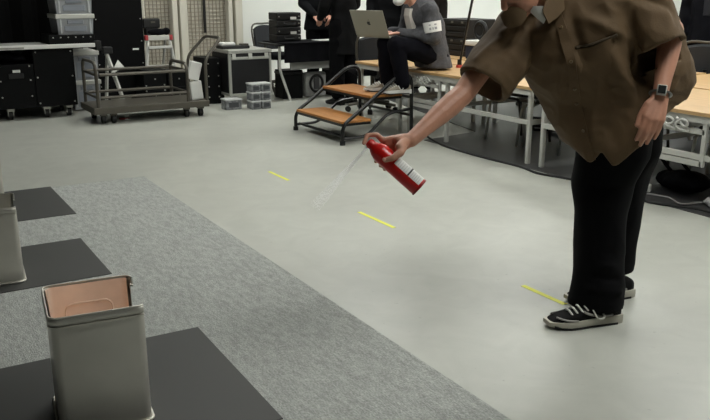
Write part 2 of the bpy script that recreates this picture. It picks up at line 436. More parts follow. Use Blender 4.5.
# dark shoulder bag
t = T('shoulder_bag', 'black slouched bag on the floor under the right table', 'bag', (4.5, 3.3, 0))
b = B(); ell(b, (4.5, 3.28, .07), (.13, .17, .068)); ell(b, (4.52, 3.4, .06), (.09, .1, .06)); me = fuse(b, .015, 3); wrinkle(me, .012, 14)
from_mesh('body', me, black_cloth, t, True)
b = B(); tube(b, smooth_path([(4.5, 3.38, .1), (4.47, 3.46, .2), (4.47, 3.36, .23), (4.5, 3.24, .12)], 5), .012, 6); O('strap', b, black_cloth, t, smooth=True)

# ------------------------------------------------------------------ swivel chairs
def make_chair():
    t = T('swivel_chair', 'x', 'chair', (0, 0, 0), 'black swivel chairs behind the tables')
    for k in range(5):
        a = 2 * math.pi * k / 5
        b = B(); tube(b, [(0, 0, .11), (.27 * math.cos(a), .27 * math.sin(a), .075)], [.024, .015], 8); lg = O('leg', b, grey_metal, t, auto=.7)
        b = B(); x, y = .27 * math.cos(a), .27 * math.sin(a); s = V((-math.sin(a), math.cos(a), 0))
        cyl(b, V((x, y, .03)) - s * .022, V((x, y, .03)) + s * .022, .03); O('caster', b, rubber, lg, auto=.7)
    b = B(); cyl(b, (0, 0, .08), (0, 0, .40), .024); O('column', b, grey_metal, t, auto=.7)
    b = B(); rbox(b, (0, 0, .435), (.46, .46, .07), None, .03); O('seat', b, black_cloth, t, auto=.7)
    b = B()
    rings = []
    for i in range(9):
        s = -1 + i / 4; x = .20 * s; yb = .26 - .05 * s * s
        rings.append([(x, yb - .012, .52), (x, yb + .03, .50), (x, yb + .06, .80 - .03 * s * s), (x, yb + .03, .82 - .03 * s * s)])
    loft(b, rings); O('backrest', b, M('chair_mesh', (38, 40, 44), .8), t)
    b = B(); tube(b, smooth_path([(-.21, .225, .5), (-.215, .27, .8), (0, .315, .835), (.215, .27, .8), (.21, .225, .5)], 5), .012, 6); O('back_frame', b, grey_metal, t, smooth=True)
    b = B(); tube(b, round_path([(0, .1, .39), (0, .27, .39), (0, .31, .6)], .06), .018, 8); O('back_arm', b, black_plastic, t, auto=.7)
    return t
ch0 = make_chair()
for i, (x, y, rz, lab) in enumerate(((6.58, 4.62, 1.9, 'black mesh-back swivel chair in front of the suited figure at the right edge'), (6.52, 5.75, -1.3, 'black swivel chair behind the rear table, seen under the spraying arm'),
                                    (4.62, 7.35, 2.8, 'black swivel chair half hidden behind the silver laptop'), (4.6, 9.62, .3, 'grey-backed chair behind the black case stack'), (6.5, 6.75, .4, 'black swivel chair behind the crate stack'))):
    c = ch0 if i == 0 else copy_tree(ch0)
    c.location = (x, y, 0); c.rotation_euler.z = rz; c['label'] = lab

# ------------------------------------------------------------------ cases and boxes
def corners(t, x0, x1, y0, y1, z0, z1, s=.022):
    for x in (x0, x1):
        for z in (z0, z1):
            b = B(); rbox(b, (x, y0, z), (s * 1.6, s, s * 1.6), None, .004); O('corner_cap', b, alu, t)
def rivets(parent, pts, r=.008, mat=None):
    for p in pts:
        b = B(); cyl(b, V(p) + V((0, -.004, 0)), V(p) + V((0, .006, 0)), r, seg=8); O('rivet', b, mat or alu, parent)
def casters(t, pts):
    for (x, y) in pts:
        b = B(); rbox(b, (x, y, .105), (.07, .07, .03)); box(b, x - .028, x - .022, y - .02, y + .05, .04, .1); box(b, x + .022, x + .028, y - .02, y + .05, .04, .1); c = O('caster_fork', b, alu, t)
        b = B(); cyl(b, (x - .02, y + .02, .045), (x + .02, y + .02, .045), .045); O('wheel', b, rubber, c, auto=.7)
# big black road case, left
t = T('road_case', 'large black road case on casters under the white board', 'case', (1.3, 9.0, 0))
b = B(); box(b, .55, 1.40, 8.62, 9.25, .12, .56, .006); O('body', b, black_ply, t)
b = B(); box(b, 1.402, 1.80, 8.62, 9.25, .12, .70, .006); O('body', b, black_ply, t)
rivets(t, [(x, 8.617, z) for x in (1.08, 1.36) for z in (.24, .40, .54)] + [(x, 8.617, z) for x in (1.43, 1.77) for z in (.16, .42, .67)])
b = B(); box(b, 1.20, 1.27, 8.612, 8.62, .48, .505); O('label_plate', b, white_paper, t)
b = B(); box(b, 1.16, 1.30, 8.61, 8.62, .42, .47, .003); O('latch', b, black_plastic, t)
casters(t, [(.75, 8.7), (1.15, 8.7), (1.5, 8.7), (1.72, 8.7), (1.72, 9.1), (.75, 9.1)])
b = B(); ell(b, (1.10, 8.85, .625), (.2, .15, .05)); ell(b, (1.26, 8.8, .61), (.11, .12, .035)); me = fuse(b, .015, 2); wrinkle(me, .022, 11)
tag(from_mesh('cable_bundle', me, black_cloth, None, True), 'bundle of black cloth and cables stuffed on the low end of the road case', 'cables')
# white board
t = T('long_board', 'long white-edged board lying across the road case', 'board', (1.2, 8.9, 0))
b = B(); box(b, .3, 2.02, 8.57, 9.3, .702, .728, .003); O('panel', b, M('board_face', (150, 150, 146), .6), t)
b = B(); box(b, .3, 2.02, 8.555, 8.572, .706, .746, .003); O('edge_strip', b, white_paper, t)
b = B(); rbox(b, (2.04, 8.58, .72), (.06, .07, .1), None, .01); O('clamp', b, black_plastic, t)
b = B(); box(b, 1.1, 1.32, 8.5535, 8.555, .712, .728); O('print', b, M('faint_print', (150, 148, 142), .7), t)
# flat case + grey crates on the board
t = T('flat_case', 'flat black riveted case on the white board under the grey bins', 'case', (1.85, 9.0, .73))
b = B(); box(b, 1.60, 2.06, 8.75, 9.2, .7285, .825, .006); O('body', b, black_ply, t)
rivets(t, [(1.64 + k * .075, 8.747, .80) for k in range(6)], .007)
def make_bin(x0, x1, y0, y1, z0, z1, lab, grp):
    t = T('storage_bin', lab, 'bin', ((x0 + x1) / 2, (y0 + y1) / 2, z0), grp)
    b = B(); d = .012
    loft(b, [[(x0 + d, y0 + d, z0), (x1 - d, y0 + d, z0), (x1 - d, y1 - d, z0), (x0 + d, y1 - d, z0)], [(x0, y0, z1 - .045), (x1, y0, z1 - .045), (x1, y1, z1 - .045), (x0, y1, z1 - .045)]]); O('body', b, clear_plastic, t)
    b = B(); box(b, x0 - .012, x1 + .012, y0 - .012, y1 + .012, z1 - .045, z1, .006); O('lid', b, M('bin_lid', (190, 190, 184), .4), t)
    b = B(); w_ = (x1 - x0)
    box(b, x0 + w_ * .28, x1 - w_ * .28, y0 - .006, y0 + .01, z1 - .10, z1 - .06, .004); O('handle', b, M('bin_handle', (120, 124, 132), .4), t)
    b = B(); box(b, x0 + w_ * .2, x1 - w_ * .2, y0 + .002, y0 + .012, z0 + .03, z1 - .12, .003); O('panel', b, M('bin_panel', (132, 137, 145), .35), t)
    for xx in (x0 + w_ * .1, x1 - w_ * .1):
        b = B(); rbox(b, (xx, y0 + .004, (z0 + z1) / 2 - .02), (.02, .014, (z1 - z0) * .7), None, .004); O('rib', b, M('bin_rib', (172, 174, 176), .4), t)
    return t
g = 'grey plastic storage bins'
make_bin(1.70, 2.07, 8.8, 9.2, .8255, 1.03, 'lower grey plastic bin stacked on the flat black case', g)
make_bin(1.70, 2.07, 8.8, 9.2, 1.031, 1.24, 'upper grey plastic bin, cut by the top of the picture', g)
make_bin(1.83, 2.12, 8.95, 9.35, .02, .33, 'lower grey bin beside the road case under the board', g)
make_bin(1.83, 2.12, 8.95, 9.35, .331, .64, 'upper grey bin directly below the board end', g)
# black curtain
t = T('black_curtain', 'tall black curtain hanging behind the road case', 'curtain', (.6, 9.75, 0))
b = B(); pts = []
n = 90
for z in (.02, 3.2):
    pts.append([(-3.0 + 5.15 * i / n, 9.75 + .035 * math.sin(i * 1.25) + .02 * math.sin(i * .5), z) for i in range(n + 1)] + [(-3.0 + 5.15 * i / n, 9.77 + .035 * math.sin(i * 1.25) + .02 * math.sin(i * .5), z) for i in range(n, -1, -1)])
loft(b, pts, True); O('cloth', b, M('curtain_cloth', (4, 4, 4), .95, spec=.12), t)
b = B(); cyl(b, (-3.1, 9.76, 3.22), (2.2, 9.76, 3.22), .025); O('rail', b, black_metal, t, auto=.7)
# tall black cabinet case
t = T('tall_case', 'tall black equipment case with a small white tag', 'case', (2.5, 9.6, 0))
b = B(); box(b, 2.20, 2.76, 9.37, 9.72, .06, 1.75, .008); O('body', b, M('tall_panel', (6, 6, 7), .5, spec=.12, var=.2, scale=14), t)
b = B(); box(b, 2.62, 2.69, 9.363, 9.37, .60, .62); O('tag_plate', b, white_paper, t)
rivets(t, [(x, 9.367, z) for x in (2.23, 2.73) for z in (.2, .45, .7, .95, 1.2)], .006)
for x in (2.28, 2.68):
    b = B(); rbox(b, (x, 9.5, .03), (.08, .3, .06)); O('foot', b, rubber, t)
# low riveted cases under/behind ladder
for i, (x0, x1, z0, z1, lab) in enumerate(((2.60, 2.86, .03, .2, 'lower left black riveted case below the stepladder'), (2.60, 2.86, .201, .40, 'upper left black riveted case below the stepladder'),
                                          (2.88, 3.14, .03, .2, 'lower right black riveted case below the stepladder'), (2.88, 3.14, .201, .38, 'upper right black riveted case below the stepladder'))):
    t = T('riveted_case', lab, 'case', ((x0 + x1) / 2, 9.1, z0), 'black riveted cases on the floor')
    b = B(); box(b, x0, x1, 8.95, 9.28, z0 if z0 > .1 else 0, z1, .005); O('body', b, black_ply, t)
    rivets(t, [(x, 8.947, z) for x in (x0 + .025, x1 - .025) for z in (z0 + .03, z1 - .03)] + [((x0 + x1) / 2, 8.947, (z0 + z1) / 2)], .008)
# stepladder
t = T('stepladder', 'white stepladder with red corner caps carrying two black bags', 'ladder', (2.92, 9.5, 0))
b = B(); box(b, 2.79, 3.08, 9.36, 9.56, .70, .755, .008); O('top_step', b, white_metal, t)
for s in (-1, 1):
    xt = 2.935 + s * .13; xb = 2.935 + s * .22
    b = B(); tube(b, [(xt, 9.38, .70), (xb, 9.315, .01)], .02, 6); O('rail', b, white_metal, t)
    b = B(); tube(b, [(xt, 9.54, .70), (xt + .01, 9.85, .01)], .016, 6); O('rear_leg', b, white_metal, t)
    b = B(); rbox(b, (xt + s * .015, 9.38, .73), (.04, .06, .06), None, .01); O('corner_cap', b, M('red_plastic', (170, 60, 62), .5), t)
for k, z in enumerate((.62, .40, .2)):
    hw = .13 + (.70 - z) * .13
    b = B(); rbox(b, (2.935, 9.36, z), (hw * 2, .07, .03), None, .004); O('step', b, white_metal, t)
t = T('tool_bag', 'small black box standing on the stepladder top', 'box', (2.88, 9.45, .755))
b = B(); rbox(b, (2.885, 9.50, .89), (.20, .12, .11), None, .012); rbox(b, (2.885, 9.50, .80), (.15, .1, .09), None, .01); O('body', b, black_plastic, t)
b = B(); rbox(b, (2.90, 9.438, .905), (.05, .006, .02)); O('latch', b, grey_metal, t)
t = T('cable_bag', 'low black bag lying on the stepladder top in front of the box', 'bag', (2.96, 9.4, .755))
b = B(); ell(b, (2.94, 9.40, .795), (.13, .035, .04)); ell(b, (3.04, 9.40, .80), (.05, .035, .045)); from_mesh('body', fuse(b, .012, 3), black_cloth, t, True)
# white folding stand beside the trolley
t = T('folding_stand', 'white folding stand leaning between the bins and the trolley', 'stand', (2.2, 8.9, 0))
b = B(); rbox(b, (2.16, 8.7, .66), (.10, .08, .07), None, .01); O('head', b, black_plastic, t)
b = B(); tube(b, [(2.15, 8.70, .63), (2.30, 8.6, .01)], .022, 6); O('leg', b, white_metal, t)
b = B(); tube(b, [(2.17, 8.74, .63), (2.14, 8.85, .01)], .018, 6); O('leg', b, white_metal, t)
b = B(); prism(b, [(-.07, -.05), (.08, .0), (.02, .09)], 0, .015); bmesh.ops.rotate(b, cent=(0, 0, 0), matrix=Matrix.Rotation(1.2, 3, 'X'), verts=b.verts[:]); bmesh.ops.translate(b, vec=(2.23, 8.62, .47), verts=b.verts[:]); O('flag_plate', b, white_metal, t)

# ------------------------------------------------------------------ platform trolley
t = T('platform_trolley', 'long grey steel platform trolley with hoop handles and rails', 'trolley', (2.4, 8.2, 0))
b = B(); box(b, 1.80, 2.98, 7.93, 8.5, .10, .165, .006); O('deck', b, grey_metal, t)
for yy in (7.95, 8.48):
    for z in (.26, .48):
        b = B(); cyl(b, (1.88, yy, z), (2.74, yy, z), .015, seg=8); O('rail', b, grey_metal, t, auto=.7)
for xx in (1.85, 2.76):
    hh = .60 if xx < 2 else .55
    b = B(); tube(b, round_path([(xx, 7.95, .16), (xx, 7.95, hh), (xx - .0, 8.48, hh), (xx, 8.48, .16)], .1, 5), .017, 8); O('end_hoop', b, grey_metal, t, auto=.7)
    for z in (.26, .48):
        b = B(); cyl(b, (xx, 7.95, z), (xx, 8.48, z), .013, seg=8); O('end_bar', b, grey_metal, t, auto=.7)
b = B(); tube(b, round_path([(2.96, 7.95, .13), (2.96, 7.95, .58), (3.16, 8.0, .79), (3.16, 8.45, .79), (2.96, 8.48, .58), (2.96, 8.48, .13)], .07, 4), .017, 8); O('handle', b, grey_metal, t, auto=.7)
for (x, y) in ((1.90, 8.0), (2.0, 8.0), (2.75, 8.0), (2.90, 8.0), (1.9, 8.4), (2.88, 8.4)):
    b = B(); rbox(b, (x, y, .088), (.06, .06, .022)); c = O('caster_mount', b, grey_metal, t)
    b = B(); cyl(b, (x - .018, y, .042), (x + .018, y, .042), .042); O('wheel', b, rubber, c, auto=.7)
for i, (x0, z0, z1, tilt, lab) in enumerate(((2.80, .166, .36, .1, 'lower white folded sack at the end of the trolley'), (2.79, .37, .56, -.28, 'upper white folded board tilted at the trolley end'))):
    b = B(); rbox(b, (x0 + .075, 8.03, (z0 + z1) / 2), (.13, .05, z1 - z0), Matrix.Rotation(-tilt, 3, 'Y'), .012); tag(O('white_sack' if i == 0 else 'white_board', b, white_paper), lab, 'sack' if i == 0 else 'board')
t = T('red_clip', 'small red clip lying on the floor under the trolley', 'clip', (2.0, 7.8, 0))
b = B(); rbox(b, (2.12, 8.15, .012), (.06, .03, .022), None, .005); rbox(b, (2.17, 8.15, .012), (.05, .012, .015), None, .003); O('body', b, M('red_clip_m', (150, 50, 55), .5), t)

# ------------------------------------------------------------------ flight case with metal edges
t = T('flight_case', 'black flight case with aluminium edges and latches', 'case', (3.73, 8.8, 0))
x0, x1, y0, y1, z0, z1 = 3.46, 3.99, 8.55, 9.1, .10, .60
b = B(); box(b, x0 + .012, x1 - .012, y0 + .012, y1 - .012, z0 + .012, z1 - .002, .004); O('body', b, M('case_face', (10, 10, 14), .45, var=.1), t)
e = .026
b = B(); box(b, x0, x1, y0, y1, .575, .615, .006); O('lid', b, alu, t)
for (a0, a1, c0, c1) in ((x0, x0 + e * 1.3, z0, z1 - .03), (x1 - e, x1, z0, z1 - .03)):
    b = B(); box(b, a0, a1, y0, y0 + e, c0, c1, .004); O('edge_strip', b, alu, t)
for (c0, c1) in ((z0, z0 + e), (.505, .535)):
    b = B(); box(b, x0 + e * 1.3, x1 - e, y0 + .002, y0 + e, c0, c1, .003); O('edge_strip', b, alu, t)
b = B(); box(b, x0, x0 + e, y0 + e, y1, z0, z0 + e); O('edge_strip', b, alu, t)
for k in (.12, .5, .88):
    xx = x0 + (x1 - x0) * k
    b = B(); rbox(b, (xx, y0 - .004, .545), (.045, .016, .055), None, .004); O('latch', b, white_metal, t)
corners(t, x0 + .015, x1 - .015, y0, y1, z0 + .01, .594)
casters(t, [(x0 + .08, y0 + .06), (x1 - .08, y0 + .06), (x0 + .08, y1 - .1), (x1 - .08, y1 - .1)])
t = T('rack_case', 'black rack case with rivets beside the aluminium-edged flight case', 'case', (3.4, 9.1, 0))
b = B(); box(b, 3.26, 3.44, 8.75, 9.15, .0, .52, .006); O('body', b, black_ply, t)
rivets(t, [(x, 8.747, z) for x in (3.29, 3.41) for z in (.08, .2, .32, .46)], .007)
t = T('audio_mixer', 'small black and white device lying on the flight case', 'device', (3.6, 8.8, .615))
b = B(); rbox(b, (3.63, 8.82, .632), (.34, .2, .034), None, .008); O('body', b, black_plastic, t)
b = B(); rbox(b, (3.56, 8.83, .668), (.17, .12, .036), None, .01); O('cover', b, white_paper, t)
b = B(); rbox(b, (3.76, 8.8, .658), (.09, .08, .02), None, .006); O('knob_panel', b, grey_metal, t)
# small clear boxes
def small_box(x, y, z, lab, w_=.11, h_=.095):
    t = T('clear_box', lab, 'box', (x, y, z), 'small clear plastic boxes on the floor')
    b = B(); box(b, x - w_ / 2, x + w_ / 2, y - .07, y + .07, z, z + h_ - .016, .008); O('body', b, M('box_plastic', (120, 122, 124), .2, var=.5, scale=30), t)
    b = B(); box(b, x - w_ / 2 - .004, x + w_ / 2 + .004, y - .075, y + .075, z + h_ - .016, z + h_ - .001, .004); O('lid', b, M('box_lid', (200, 202, 202), .3), t)
    b = B(); rbox(b, (x, y - .073, z + h_ * .45), (w_ * .6, .004, h_ * .45), None, .001); O('contents', b, M('box_contents', (60, 62, 66), .6), t)
for c, cn in ((0, 'left'), (1, 'right')):
    for r_, rn in enumerate(('bottom', 'middle', 'top')):
        small_box(3.585 + c * .122, 8.17, r_ * .095, '%s clear box in the %s column of the stack before the flight case' % (rn, cn))
small_box(3.36, 8.27, 0, 'wide clear box on the floor left of the clear box stack', .19, .12)

# ------------------------------------------------------------------ black-draped table
t = T('draped_table', 'folding table under a short black cloth in front of the white wall', 'table', (4.55, 8.8, 0))
b = B(); box(b, 4.02, 5.25, 8.5, 9.0, .64, .665, .003); O('tabletop', b, black_plastic, t)
b = B(); rings = []
for z, d in ((.45, .012), (.56, .008), (.67, .002)):
    rings.append([(4.13 + i * 1.12 / 40, 8.49 - d - .008 * math.sin(i * .9) * (.7 - z) * 4, z) for i in range(41)] + [(4.13 + i * 1.12 / 40, 8.497, z) for i in range(40, -1, -1)])
loft(b, rings); O('cloth_drop', b, black_cloth, t)
b = B(); box(b, 4.1, 5.27, 8.48, 9.02, .666, .676, .003); O('cloth_top', b, black_cloth, t)
b = B(); box(b, 4.24, 4.98, 8.56, 8.58, .36, .47); O('modesty_panel', b, M('panel_grey', (140, 140, 136), .6), t)
for yy in (8.56, 8.95):
    for xs in (4.1, 5.15):
        b = B(); tube(b, round_path([(xs, yy, .64), (xs, yy, .36), (xs + (.13 if xs < 4.5 else -.05), yy, .0)], .06), .016, 8); O('leg', b, grey_metal if yy > 8.7 else white_metal, t, auto=.7)
for i, (z, lab) in enumerate(((.677, 'lower of two black cases stacked on the draped table'), (.845, 'upper of two black cases stacked on the draped table'))):
    t = T('hard_case', lab, 'case', (4.31, 8.8, z), 'black hard cases on the draped table')
    b = B(); box(b, 4.15, 4.47, 8.72, 8.95, z, z + .075, .01); box(b, 4.15, 4.47, 8.72, 8.95, z + .08, z + .165, .01); O('shell', b, black_plastic, t)
    b = B(); rbox(b, (4.365, 8.715, z + .1), (.075, .008, .03)); O('name_plate', b, white_paper, t)
    b = B(); tube(b, round_path([(4.24, 8.715, z + .05), (4.24, 8.69, z + .03), (4.38, 8.69, z + .03), (4.38, 8.715, z + .05)], .02), .008, 6); O('handle', b, rubber, t)
    rivets(t, [(4.18, 8.717, z + .12), (4.44, 8.717, z + .12), (4.44, 8.717, z + .04)], .008)
t = T('paper_sheets', 'white papers lying on the black cloth beside the hands', 'paper', (4.78, 8.75, .677))
b = B(); box(b, 4.66, 4.9, 8.62, 8.82, .677, .682); O('sheet', b, white_paper, t)
t = T('speaker_box', 'pale patterned box with a dark round opening under the draped table', 'box', (4.65, 8.75, 0))
b = B(); rbox(b, (4.655, 8.76, .15), (.29, .12, .30), None, .03); O('body', b, M('box_pale', (150, 150, 148), .6, var=.25, scale=14), t)
b = B(); tube(b, [(4.655 + .085 * math.cos(a * .3142), 8.692, .165 + .10 * math.sin(a * .3142)) for a in range(20)], .016, 6, closed=True); O('ring', b, rubber, t, smooth=True)
b = B(); rbox(b, (4.655, 8.694, .17), (.07, .012, .15), None, .01); O('grille', b, M('grille_dark', (60, 60, 62), .6), t)

for i, (xa, ya, yb, h_, lab) in enumerate(((6.75, 2.3, 3.35, .50, 'low black equipment case behind the rear tables at the right'), (7.05, 3.45, 4.4, .46, 'low black equipment case behind the rear tables near the chair'), (7.2, 5.7, 6.6, .5, 'low black equipment case behind the rear tables in the middle'))):
    t = T('equipment_case', lab, 'case', (xa + .2, (ya + yb) / 2, 0), 'low black cases behind the rear tables')
    b = B(); box(b, xa, xa + .4, ya, yb, 0, h_, .01); O('body', b, black_ply, t)
    b = B(); box(b, xa - .004, xa + .404, ya + .02, yb - .02, h_ - .09, h_ - .07); O('lid_seam', b, alu, t)
    for q in (.25, .75):
        b = B(); rbox(b, (xa - .008, ya + (yb - ya) * q, h_ - .1), (.02, .06, .06), None, .004); O('latch', b, alu, t)
def coil(x, y, z, r_, lab):
    t = T('cable_coil', lab, 'cable', (x, y, z), 'cable coils under the tables'); b = B(); pts = []
    for k in range(97):
        a = k * 2 * math.pi / 24; q = r_ * (1 + .12 * math.sin(k * 1.7)); pts.append((x + q * math.cos(a), y + q * 1.2 * math.sin(a), z + .012 + .016 * k / 24 + .006 * math.sin(k * .9)))
    tube(b, pts, .012, 6); O('loops', b, rubber, t, smooth=True)
    b = B(); rbox(b, (x + r_, y, z + .04), (.07, .03, .09), Matrix.Rotation(.4, 3, 'X'), .006); O('tie', b, alu, t)
coil(5.55, 4.9, .0, .2, 'black cable coil on the floor under the rear table seen past the arm'); coil(5.5, 5.5, 0, .22, 'black cable coil on the floor under the rear table beside the crates'); coil(5.6, 3.3, .004, .17, 'black cable coil on the dark floor area under the rear right table')
def folded_chair(x, y, lab):
    t = T('folded_chair', lab, 'chair', (x, y, 0), 'black folded chairs under the tables')
    b = B(); rbox(b, (x, y, .42), (.34, .4, .04), Matrix.Rotation(.12, 3, 'Y'), .012); O('seat', b, black_plastic, t)
    b = B(); rbox(b, (x + .04, y, .475), (.30, .38, .03), Matrix.Rotation(.10, 3, 'Y'), .01); O('backrest', b, black_cloth, t)
    for sg in (-1, 1):
        b = B(); tube(b, round_path([(x - .2, y + sg * .2, .012), (x - .16, y + sg * .2, .34), (x + .15, y + sg * .2, .41)], .05), .012, 6); O('leg', b, alu, t, smooth=True)
        b = B(); tube(b, round_path([(x + .2, y + sg * .18, .012), (x + .15, y + sg * .18, .34), (x - .15, y + sg * .18, .39)], .05), .012, 6); O('leg', b, grey_metal, t, smooth=True)
for x, y, lab in ((4.75, 5.17, 'black stacked chair under the table, nearest the spraying arm'), (4.78, 4.72, 'black stacked chair under the table beside the white legs'), (4.75, 3.95, 'black stacked chair under the table behind the brown shirt'), (4.88, 3.2, 'black stacked chair under the right table above the bag'), (5.6, 5.15, 'black stacked chair under the rear table beyond the spraying arm')): folded_chair(x, y, lab)
for i, (xa, xb, h_, lab) in enumerate(((4.2, 4.46, .34, 'black box on the floor under the draped table, left of the pale box'), (4.86, 5.15, .36, 'black box on the floor under the draped table, right of the pale box'))):
    t = T('black_box', lab, 'box', ((xa + xb) / 2, 8.9, 0)); b = B(); box(b, xa, xb, 8.68, 8.92, 0, h_, .008); O('body', b, black_ply, t)
    b = B(); box(b, xa - .004, xb + .004, 8.675, 8.925, h_ - .05, h_ - .02, .004); O('lid', b, black_plastic, t)

# ------------------------------------------------------------------ crate stack and mic pole on the tables
for i, (z, dz, lab) in enumerate(((.5905, .19, 'lower black slatted crate on the rear table'), (.7815, .19, 'upper black slatted crate on the rear table'))):
    t = T('black_crate', lab, 'crate', (5.55, 6.95, z), 'black crates stacked on the rear table')
    xa, xb, ya, yb = 5.38, 5.78, 6.72, 7.22
    b = B(); box(b, xa + .01, xb - .01, ya + .01, yb - .01, z, z + dz, .006); O('body', b, M('crate_m', (18, 16, 13), .6, var=.2, scale=20), t)
    for k in range(3):
        b = B(); box(b, xa, xa + .012, ya, yb, z + .012 + k * .06, z + .055 + k * .06, .003); O('slat', b, M('crate_slat', (26, 22, 18), .6), t)
    for yy in (6.8, 6.97, 7.14):
        b = B(); rbox(b, (xa - .003, yy, z + .16), (.01, .03, .02)); O('clip', b, M('clip_grey', (110, 106, 96), .5, .4), t)
t = T('microphone_stand', 'thin black pole with red foot standing on the table', 'stand', (4.62, 5.86, .59))
b = B(); cyl(b, (4.62, 5.86, .5905), (4.62, 5.86, .615), .035, .028); O('foot', b, M('red_foot', (175, 60, 40), .5), t, auto=.7)
b = B(); rbox(b, (4.62, 5.86, .64), (.03, .03, .05), None, .004); O('clamp', b, black_plastic, t)
b = B(); tube(b, [(4.62, 5.86, .61), (4.63, 5.72, 1.2)], .0115, 8); O('pole', b, black_metal, t, auto=.7)
b = B(); rbox(b, (4.635, 5.71, 1.22), (.07, .07, .05), None, .015); O('head', b, black_plastic, t)
t = T('lidded_box', 'navy box with white lid on the rear table beside the crates', 'box', (5.33, 6.40, .59))
b = B(); rbox(b, (5.35, 6.42, .66), (.2, .3, .138), None, .01); O('body', b, M('navy_box', (38, 44, 66), .6), t)
b = B(); rbox(b, (5.33, 6.40, .755), (.22, .34, .05), None, .01); O('lid', b, white_paper, t)
t = T('headphones', 'black round headphones resting on the white lid of the navy box', 'headphones', (5.30, 6.40, .78))
b = B(); tube(b, [(5.30, 6.40 + .075 * math.cos(k * .349), .882 + .075 * math.sin(k * .349)) for k in range(18)], .024, 8, closed=True); O('ear_cup', b, black_plastic, t, smooth=True)
b = B(); cyl(b, (5.285, 6.40, .882), (5.315, 6.40, .882), .055); O('cushion', b, rubber, t, auto=.7)

# ------------------------------------------------------------------ people: shared builders
def add_head(bm, c, face, up, s=1.0):
    """cranium, jaw, nose, lips, ears; c = centre of the head"""
    f = V(face).normalized(); u = (V(up) - f * V(up).dot(f)).normalized(); r_ = f.cross(u).normalized()
    ax = axes(r_, f, u)
    ell(bm, c + u * .02 * s, (.074 * s, .092 * s, .098 * s), ax)
    ell(bm, c - u * .055 * s + f * .022 * s, (.056 * s, .062 * s, .062 * s), ax)
    ell(bm, c - u * .095 * s + f * .055 * s, (.026 * s, .024 * s, .02 * s), ax)
    cap(bm, c + u * .01 * s + f * .088 * s, .009 * s, c - u * .022 * s + f * .106 * s, .013 * s)
    ell(bm, c - u * .055 * s + f * .083 * s, (.024 * s, .012 * s, .011 * s), ax)
    for k in (-1, 1):
        ell(bm, c + r_ * k * .074 * s - u * .005 * s - f * .005 * s, (.009 * s, .02 * s, .032 * s), ax)
        ell(bm, c + r_ * k * .032 * s + u * .03 * s + f * .08 * s, (.022 * s, .012 * s, .007 * s), ax)
    return ax
def add_eyes_hair(t, c, face, up, s=1.0, hair=True):
    f = V(face).normalized(); u = (V(up) - f * V(up).dot(f)).normalized(); r_ = f.cross(u).normalized(); ax = axes(r_, f, u)
    for k in (-1, 1):
        b = B(); ell(b, c + r_ * k * .031 * s + u * .008 * s + f * .083 * s, (.013 * s, .008 * s, .008 * s), ax); O('eye', b, M('eye', (30, 22, 18), .3), t, smooth=True)
    if hair:
        b = B(); ell(b, c + u * .045 * s - f * .018 * s, (.083 * s, .096 * s, .088 * s), ax); ell(b, c - u * .02 * s - f * .045 * s, (.078 * s, .06 * s, .075 * s), ax)
        ell(b, c + u * .085 * s + f * .04 * s, (.06 * s, .05 * s, .03 * s), ax)
        me = fuse(b, .01, 2); wrinkle(me, .004, 45); from_mesh('hair', me, hair_m, t, True)
def simple_hand(bm, wr, d, side, nrm, curl=.5):
    """palm, four fingers, thumb; d along the hand, side towards the thumb, nrm = palm side"""
    d = V(d).normalized(); side = (V(side) - d * V(side).dot(d)).normalized(); nrm = V(nrm).normalized()
    for k in range(4):
        base = wr + d * (.085 - .006 * abs(k - 1)) + side * (.030 - .02 * k)
        cap(bm, wr + side * (.012 - .008 * k), .016, base, .0115)
        L = (.040, .045, .041, .032)[k]; p = base; dd = d.copy()
        for j in range(3):
            dd = (dd + nrm * curl * (.5 + .35 * j)).normalized(); q = p + dd * L * (1, .65, .5)[j]
            cap(bm, p, .0095 - .0007 * j, q, .0088 - .0007 * j); p = q
    p = wr + d * .025 + side * .028; q = p + (d * .6 + side * .7 + nrm * .25).normalized() * .042
    cap(bm, wr + d * .01 + side * .01, .015, p, .0125); cap(bm, p, .0125, q, .011); cap(bm, q, .011, q + (d * .9 + side * .25 + nrm * .3).normalized() * .034, .0095)
